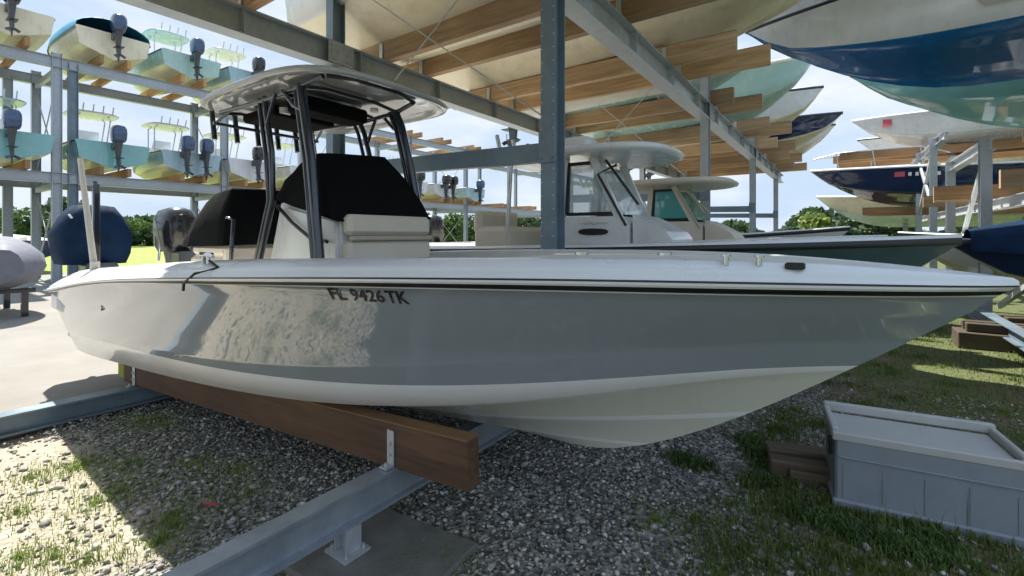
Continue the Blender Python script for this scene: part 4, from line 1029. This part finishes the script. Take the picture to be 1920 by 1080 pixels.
# ------------------------------------------------------------------ neighbours on the ground level
def cabin_boat(uc, vbow, label, sidecol, topm, bodym, glassm, topz, logo, dv, group):
    L = 7.4; loc = (vbow-L, uc, .42)
    r = boat('center_console_boat', loc, 1, L=L, B=2.4, H=1.06, rise=.16, cols=('gel_cream', 'gel_white', sidecol, 'rubber', 'gel_white', 'deck'), top='none', motors=1, mcol='engine_dark', label=label, console=False)
    def o(mb, name, mt, parent=None): return shift(mb, loc).build(name, mt, parent or r)
    x0 = dv; w = .44
    m_ = MB()
    m_.prism([(x0-.80, 1.0), (x0+.02, 1.0), (x0-.0, 1.76), (x0-.10, 1.84), (x0-.80, 1.84)], uc-w, uc+w, 'y')
    body = o(m_, 'console', bodym)
    m_ = MB(); m_.prism([(x0+.03, 1.0), (x0+.44, 1.0), (x0+.42, 1.60), (x0+.36, 1.68), (x0+.14, 1.80), (x0+.03, 1.85)], uc-.39, uc+.39, 'y'); o(m_, 'forward_seat', bodym)
    # pillars
    zt = topz
    for sy in (-1, 1):
        y = uc+sy*(w-.03)
        for a, b_, th in (((x0-.77, 1.80), (x0-.72, zt), .075), ((x0-.05, 1.70), (x0-.40, zt), .075)):
            m_ = MB(); m_.cbeam((a[0], y, a[1]), (b_[0], y, b_[1]), th, .05, up=(1, 0, 0)); o(m_, 'pillar', bodym)
        fx = [(x0-.70, 1.87), (x0-.14, 1.87), (x0-.40, zt-.06), (x0-.68, zt-.06)]
        m_ = MB(); m_.prism(fx, y-.006, y+.006, 'y'); g_ = o(m_, 'side_window', glassm)
        m_ = MB()
        for k in range(4):
            p, q = fx[k], fx[(k+1) % 4]; m_.cbeam((p[0], y-.002, p[1]), (q[0], y-.002, q[1]), .04, .035, up=(0, 1, 0))
        o(m_, 'window_frame', M['rubber'], g_)
    m_ = MB(); m_.add([(x0-.06, uc-w+.06, 1.86), (x0-.06, uc+w-.06, 1.86), (x0-.38, uc+w-.08, zt-.06), (x0-.38, uc-w+.08, zt-.06), (x0-.08, uc-w+.06, 1.86), (x0-.08, uc+w-.06, 1.86), (x0-.40, uc+w-.08, zt-.06), (x0-.40, uc-w+.08, zt-.06)], [(0,1,2,3),(7,6,5,4),(0,4,5,1),(2,6,7,3),(1,5,6,2),(3,7,4,0)])
    o(m_, 'windshield', glassm)
    m_ = MB(); m_.tube([(x0-.02, uc-w, 1.74), (x0-.32, uc-w-.02, 2.28), (x0-.12, uc-w, 2.36)], .014, 6); m_.tube([(x0+.1, uc-w+.02, 1.95), (x0-.24, uc-w, zt-.05)], .014, 6); o(m_, 'grab_rail', M['rubber'] if logo else M['cushion_tan'])
    mb = ttop_mb(0, 0, 0, 0) if False else MB()
    cx = x0-.62; A, Bx = 1.0, .76
    mb.loft([sup(cx, uc, zt, A*.93, Bx*.92, 32, 2.8), sup(cx, uc, zt+.015, A*.99, Bx*.98, 32, 2.8), sup(cx, uc, zt+.05, A, Bx, 32, 2.8), sup(cx, uc, zt+.09, A*.94, Bx*.9, 32, 2.8), sup(cx, uc, zt+.12, A*.5, Bx*.5, 32, 2.5)])
    top_ = o(mb, 'hard_top', topm)
    if logo:
        m_ = MB(); m_.loft([sup(cx-.1, uc-.1, zt+.11, .20, .18, 16, 4), sup(cx-.1, uc-.1, zt+.24, .20, .18, 16, 4), sup(cx-.1, uc-.1, zt+.28, .15, .13, 16, 4)]); o(m_, 'radar_dome', M['gel_white'], top_)
        m_ = MB(); m_.loft([sup(x0-.48, 0, 0, .17, .045, 16, 3)]*2, caps=False)
        m_ = MB(); c_ = sup(x0-.38, 1.68, 0, .17, .035, 18, 2.6); m_.prism([(p[0], p[1]) for p in c_], uc-w-.012, uc-w+.01, 'y'); o(m_, 'oval_vent', M['black'], body)
        m_ = MB(); m_.tube([(x0-.52+.03*k, uc-w-.006, 1.765+.012*math.sin(k*2.1)+(.02 if k in (3, 8) else 0)) for k in range(11)], .004, 5); o(m_, 'script_mark', M['cushion_tan'], body)
    # aft seat block and rocket launchers
    m_ = MB(); m_.box((x0-1.75, uc, 1.30), (.55, .9, .9), bev=.06); m_.box((x0-1.98, uc, 1.80), (.14, .86, .30), bev=.05); m_.box((x0-2.6, uc, 1.2), (.6, 1.4, .5), bev=.06); o(m_, 'helm_seat', M['cushion'])
    m_ = MB()
    for k in range(4): m_.tube([(cx-A*.9, uc-.5+.33*k, zt+.05), (cx-A*.98, uc-.5+.33*k, zt+.36)], .024, 6)
    for sy in (-1, 1): m_.tube([(x0-1.55, uc+sy*.4, 1.3), (x0-1.45, uc+sy*.42, zt)], .026, 8)
    o(m_, 'rod_holders', M['alu'])
    return r
cabin_boat(4.95, .75, 'slate hulled boat directly behind the grey boat, with white windowed console and radar box', 'slate', M['gel_white'], M['gel_white'], M['glass'], 2.47, True, -1.76, None)
cabin_boat(7.35, .45, 'third boat back, cream hardtop and teal tinted console window', 'gel_white', M['cushion'], M['cushion'], M['glass_teal'], 2.36, False, -1.62, None)
boat('center_console_boat', (-6.9, 10.1, .42), 1, L=7.0, label='white boat on the ground level beyond the cream hardtop', motors=1, mcol='engine_dark', ttz=1.75)
boat('center_console_boat', (-7.0, 12.6, .42), 1, L=7.0, label='white boat on the ground level, far end of the near row behind the slate hull', motors=1, mcol='engine_dark', top='none')

# grey tarped boat on blocks at the left edge
GL = on_u(-20, 520, 1); 
def at(px, Y, z): 
    X = (px-960)/F0*Y; return (CO*X-SI*Y, SI*X+CO*Y, z)
gp = at(-25, 9.5, 0)
gt = empty('tarped_boat', gp, 0, 'rounded hull under a grey tarpaulin at the left edge', 'covered boat')
m_ = MB(); rings = []
for i in range(11):
    t = i/10; w = .85*math.sin(PI*(.08+.86*t))**.6; h = .62*math.sin(PI*(.1+.8*t))**.5
    r = []
    for k in range(16):
        a = 2*PI*k/16; r.append((-1.5+3.0*t, w*math.cos(a)*(1+.02*math.sin(5*a+i)), 1.02+h*math.sin(a)*(.8 if math.sin(a) < 0 else 1)+.02*math.sin(3*a+i*1.7)))
    rings.append(r)
m_.loft(rings); m_.build('tarpaulin', M['canvas_grey'], gt)
for x in (-.9, .9):
    m_ = MB()
    for y in (-.4, .4): m_.box((x, y, .3), (.1, .1, .6))
    m_.box((x, 0, .55), (.13, 1.1, .08)); m_.build('stand', M['tube_navy'], gt)
# navy boat bow on the ground under the far rack, at the left of the paired posts
boat('parked_boat', at(60, 19.5, .55), -1, L=6.0, B=2.1, H=.85, rise=.3, cols=('gel_cream', 'gel_cream', 'navy', 'rubber', 'gel_white', 'deck'), top='none', motors=0, console=False, label='navy hull parked under the far rack behind the paired posts', cat='boat')

# ------------------------------------------------------------------ grey storage box
bx = empty('storage_box', (0, 0, 0), 0, 'grey plastic dock box with a pale sunken lid standing on the grass at the right', 'storage box')
c1 = Vector(onz(1566, 948)); c2 = Vector(onz(1921, 1027)); d = (c2-c1); Lb = d.length+.02; ang = math.atan2(d.y, d.x)
bx.location = (c1.x, c1.y, -.01); bx.rotation_euler = (0, 0, ang)
D_, Hh = .47, .465
m_ = MB(); m_.box((Lb/2, D_/2, Hh*.5-.01), (Lb, D_, Hh-.06), bev=.012); m_.box((Lb/2, D_/2, .03), (Lb+.03, D_+.03, .06), bev=.01)
m_.build('box_body', M['dock_grey'], bx)
m_ = MB()
for k in range(5): m_.box((.04+k*(Lb-.08)/4, -.001, .17), (.005, .006, .20))
m_.box((Lb/2, -.005, .315), (Lb-.04, .012, .012), bev=.003)
m_.build('front_ribs', M['dock_grey'], bx)
m_ = MB(); m_.box((Lb/2, .012, Hh-.03), (Lb+.03, .035, .05), bev=.006); m_.box((Lb/2, D_-.012, Hh+.01), (Lb+.03, .04, .06), bev=.008); m_.box((.0, D_/2, Hh-.01), (.035, D_-.03, .06), bev=.008); m_.box((Lb, D_/2, Hh-.01), (.035, D_-.03, .06), bev=.008)
m_.build('lid_rim', M['dock_lid'], bx)
m_ = MB(); m_.box((Lb/2, D_/2, Hh-.035), (Lb-.05, D_-.07, .02), bev=.004); m_.build('lid', M['dock_lid'], bx)
m_ = MB(); m_.box((-.022, .03, Hh-.10), (.02, .05, .10), bev=.004); m_.build('hinge', M['rubber'], bx)
# timber plank lying left of the box
q1 = onz(1440, 905); q2 = onz(1560, 925)
pl = empty('timber_plank', (*onz(1510, 900), .0), ang+.1, 'weathered brown timber planks in the dirt left of the grey box', 'plank')
m_ = MB(); m_.box((0, .05, .05), (.42, .12, .11), bev=.01); m_.box((.02, .24, .09), (.46, .16, .05), bev=.01, rot=Matrix.Rotation(.06, 3, 'Z')); m_.box((.05, -.03, .03), (.3, .05, .08), bev=.006); m_.build('board', M['soil_board'], pl)
# red scrap
rs_ = MB(); q = onz(395, 952); rs_.box((q[0], q[1], .025), (.10, .02, .006), rot=Matrix.Rotation(.4, 3, 'Z')); tag(rs_.build('plastic_strip', M['red']), 'thin dull red plastic strip lying on the gravel', 'litter')
# blocks under the right rack
for i, (px, py, lb) in enumerate(((1870, 655, 'timber cradle block behind the bow tip, left one of two'), (1935, 640, 'timber cradle block at the right edge beyond the bow'))):
    q = onz(px, py); e = empty('timber_block', (q[0], q[1], 0), .2*i, lb, 'block')
    m_ = MB(); m_.box((0, 0, .12), (.9, .5, .24), bev=.01); m_.box((0, -.1, .31), (.7, .12, .12), bev=.01); m_.box((0, .15, .31), (.7, .12, .12), bev=.01); m_.build('timbers', M['soil_board'], e)

# ------------------------------------------------------------------ trees
def crown_mesh(n, rx, rz, seed, size, nb=9):
    rs = np.random.RandomState(seed); V = []; Fc = []
    bl = [(rs.uniform(-.6, .6)*rx, rs.uniform(-.6, .6)*rx, rs.uniform(-.45, .6)*rz, rs.uniform(.32, .6)) for _ in range(nb)]
    for i in range(n):
        b_ = bl[rs.randint(nb)]; d = rs.randn(3); d /= np.linalg.norm(d)+1e-6; r = rs.rand()**.35*b_[3]
        c_ = np.array([b_[0]+d[0]*r*rx, b_[1]+d[1]*r*rx, b_[2]+d[2]*r*rz]); a = rs.randn(3); a /= np.linalg.norm(a); b2 = np.cross(a, rs.randn(3)); b2 /= np.linalg.norm(b2)
        s_ = size*(.5+rs.rand()); k = len(V)
        for u_, v_ in ((-1, -.5), (0, -.8), (1, -.3), (.7, .6), (-.6, .7)): V.append(tuple(c_+a*u_*s_+b2*v_*s_))
        Fc.append((k, k+1, k+2, k+3, k+4))
    me = bpy.data.meshes.new('crown'); me.from_pydata(V, [], Fc); return me
def tree(name, loc, h, rx, lm, label, group, seed, n=1500, trunk=.45):
    e = empty(name, loc, rnd.random()*6, label, 'tree', group)
    m_ = MB(); m_.tube([(0, 0, -.1), (.05*h*.3, 0, h*.25), (0, .04*h, h*.5), (.02*h, 0, h*.8)], [h*.035, h*.028, h*.02, h*.006], 7)
    for k in range(4):
        a = k*1.7; m_.tube([(0, .02*h, h*.35+.05*h*k), (rx*.5*math.cos(a), rx*.5*math.sin(a), h*.6+.04*h*k)], [h*.014, h*.005], 5)
    m_.build('trunk', M['bark'], e)
    me = crown_mesh(n, rx, h*.38, seed, h*.035); me.materials.append(lm); c_ = bpy.data.objects.new('crown', me); col.objects.link(c_); c_.parent = e; c_.location = (0, 0, h*(.62 if trunk else .45))
    return e
specs = [(-60, 62, 5.5, 4, 'leaf_dark', 'dark tree beyond the far rack at the left edge'), (20, 55, 5.2, 3.6, 'leaf', 'green tree beyond the far rack, right of the leftmost post'), (75, 50, 4.6, 3.0, 'leaf_dark', 'dark bushy tree just left of the paired rack posts'), (150, 70, 5.0, 3.5, 'leaf', 'tree beyond the far rack behind the navy engine cover'),
         (235, 62, 4.2, 3.0, 'leaf', 'low tree between the two covered engines'), (330, 66, 4.6, 3.4, 'leaf_dark', 'tree above the black outboard cowl'), (835, 38, 3.6, 1.9, 'leaf', 'rounded green bush right of the black console cover'), (915, 42, 3.4, 1.5, 'leaf', 'smaller green bush left of the tall dark post'), (870, 75, 5.5, 4, 'leaf_dark', 'dark distant tree between the two green bushes'),
         (780, 80, 5.8, 4, 'leaf_dark', 'distant tree right behind the hardtop front leg'), (1525, 20, 2.6, .9, 'leaf_lime', 'small bright green shrub under the navy hull'), (1570, 24, 2.5, 1.5, 'leaf_dark', 'dark shrub right of the bright one under the navy hull'), (1490, 26, 2.4, 1.0, 'leaf_dark', 'dark shrub at the far end of the aisle')]
for i, (px, Y, h, rx, lm, lb) in enumerate(specs):
    q = at(px, Y, 0); tree('bush' if h < 4 else 'tree', q, h, rx, M[lm], lb, 'trees around the yard', 40+i, n=1500)
# wood behind
rs = np.random.RandomState(5); V = []; Fc = []
for i in range(45000):
    a = rs.uniform(-1.0, .95) if i % 5 else rs.uniform(-3.14, 3.14)
    # ring around the yard
    r = rs.uniform(85, 110); th = YAW+PI/2-a; hmax = 4.2+1.6*math.sin(a*23)+1.1*math.sin(a*57+1)
    c_ = np.array([r*math.cos(th), r*math.sin(th), rs.rand()**.8*hmax]); aa = rs.randn(3); aa /= np.linalg.norm(aa); bb = np.cross(aa, rs.randn(3)); bb /= np.linalg.norm(bb); s_ = .25+.4*rs.rand(); k = len(V)
    for u_, v_ in ((-1, -.5), (.2, -.8), (1, -.3), (.5, .7), (-.6, .7)): V.append(tuple(c_+aa*u_*s_+bb*v_*s_))
    Fc.append((k, k+1, k+2, k+3, k+4))
me = bpy.data.meshes.new('wood'); me.from_pydata(V, [], Fc); me.materials.append(M['leaf_dark']); o = bpy.data.objects.new('distant_wood', me); col.objects.link(o); tag(o, 'low line of distant trees behind the far rack', kind='stuff')

# ------------------------------------------------------------------ sky, sun, camera
w = bpy.data.worlds.new('World'); sc.world = w; w.use_nodes = True; t = w.node_tree; L = t.links.new
bg = t.nodes['Background']
sky = t.nodes.new('ShaderNodeTexSky'); sky.sky_type = 'NISHITA'; sky.sun_disc = False
SUNH = Vector((-.96, .20, 0)).normalized(); EL = R(56)
az = math.atan2(SUNH.x, SUNH.y)
sky.sun_elevation = EL; sky.sun_rotation = az; sky.air_density = 1.0; sky.dust_density = .4; sky.ozone_density = 1.2
tc = t.nodes.new('ShaderNodeTexCoord'); mp = t.nodes.new('ShaderNodeMapping'); mp.inputs['Scale'].default_value = (1, 1, 2.6); L(tc.outputs['Generated'], mp.inputs['Vector'])
n = t.nodes.new('ShaderNodeTexNoise'); n.inputs['Scale'].default_value = 2.6; n.inputs['Detail'].default_value = 9; n.inputs['Roughness'].default_value = .58; L(mp.outputs[0], n.inputs['Vector'])
cr = ramp(t, [(.42, 0), (.68, 1)]); L(n.outputs['Fac'], cr.inputs['Fac'])
mx = t.nodes.new('ShaderNodeMix'); mx.data_type = 'RGBA'; mx.inputs['B'].default_value = (2.6, 2.7, 2.8, 1); L(cr.outputs[0], mx.inputs['Factor']); mi_ = t.nodes.new('ShaderNodeVectorMath'); mi_.operation = 'MINIMUM'; mi_.inputs[1].default_value = (1.65, 2.05, 2.6); L(sky.outputs[0], mi_.inputs[0]); L(mi_.outputs[0], mx.inputs['A'])
L(mx.outputs['Result'], bg.inputs['Color']); bg.inputs['Strength'].default_value = .13
sl = bpy.data.lights.new('sun', 'SUN'); sl.energy = 3.4; sl.angle = R(.55); sl.color = (1, .95, .87)
so = bpy.data.objects.new('sun', sl); col.objects.link(so); so.location = (0, 0, 30)
sd = -(SUNH*math.cos(EL)+Vector((0, 0, math.sin(EL))))
so.rotation_euler = sd.to_track_quat('-Z', 'Y').to_euler()
cam = bpy.data.cameras.new('camera'); cam.sensor_width = 36; cam.lens = F0/1920*36; cam.shift_y = -(540-H0)/1920; cam.clip_end = 2000; cam.clip_start = .05
co = bpy.data.objects.new('camera', cam); col.objects.link(co); co.location = (0, 0, ZC); co.rotation_euler = (R(90), 0, YAW); sc.camera = co
sc.view_settings.view_transform = 'Standard'; sc.view_settings.look = 'None'; sc.view_settings.exposure = EXPO; sc.view_settings.gamma = 1
sc.cycles.max_bounces = 8; sc.cycles.transparent_max_bounces = 12
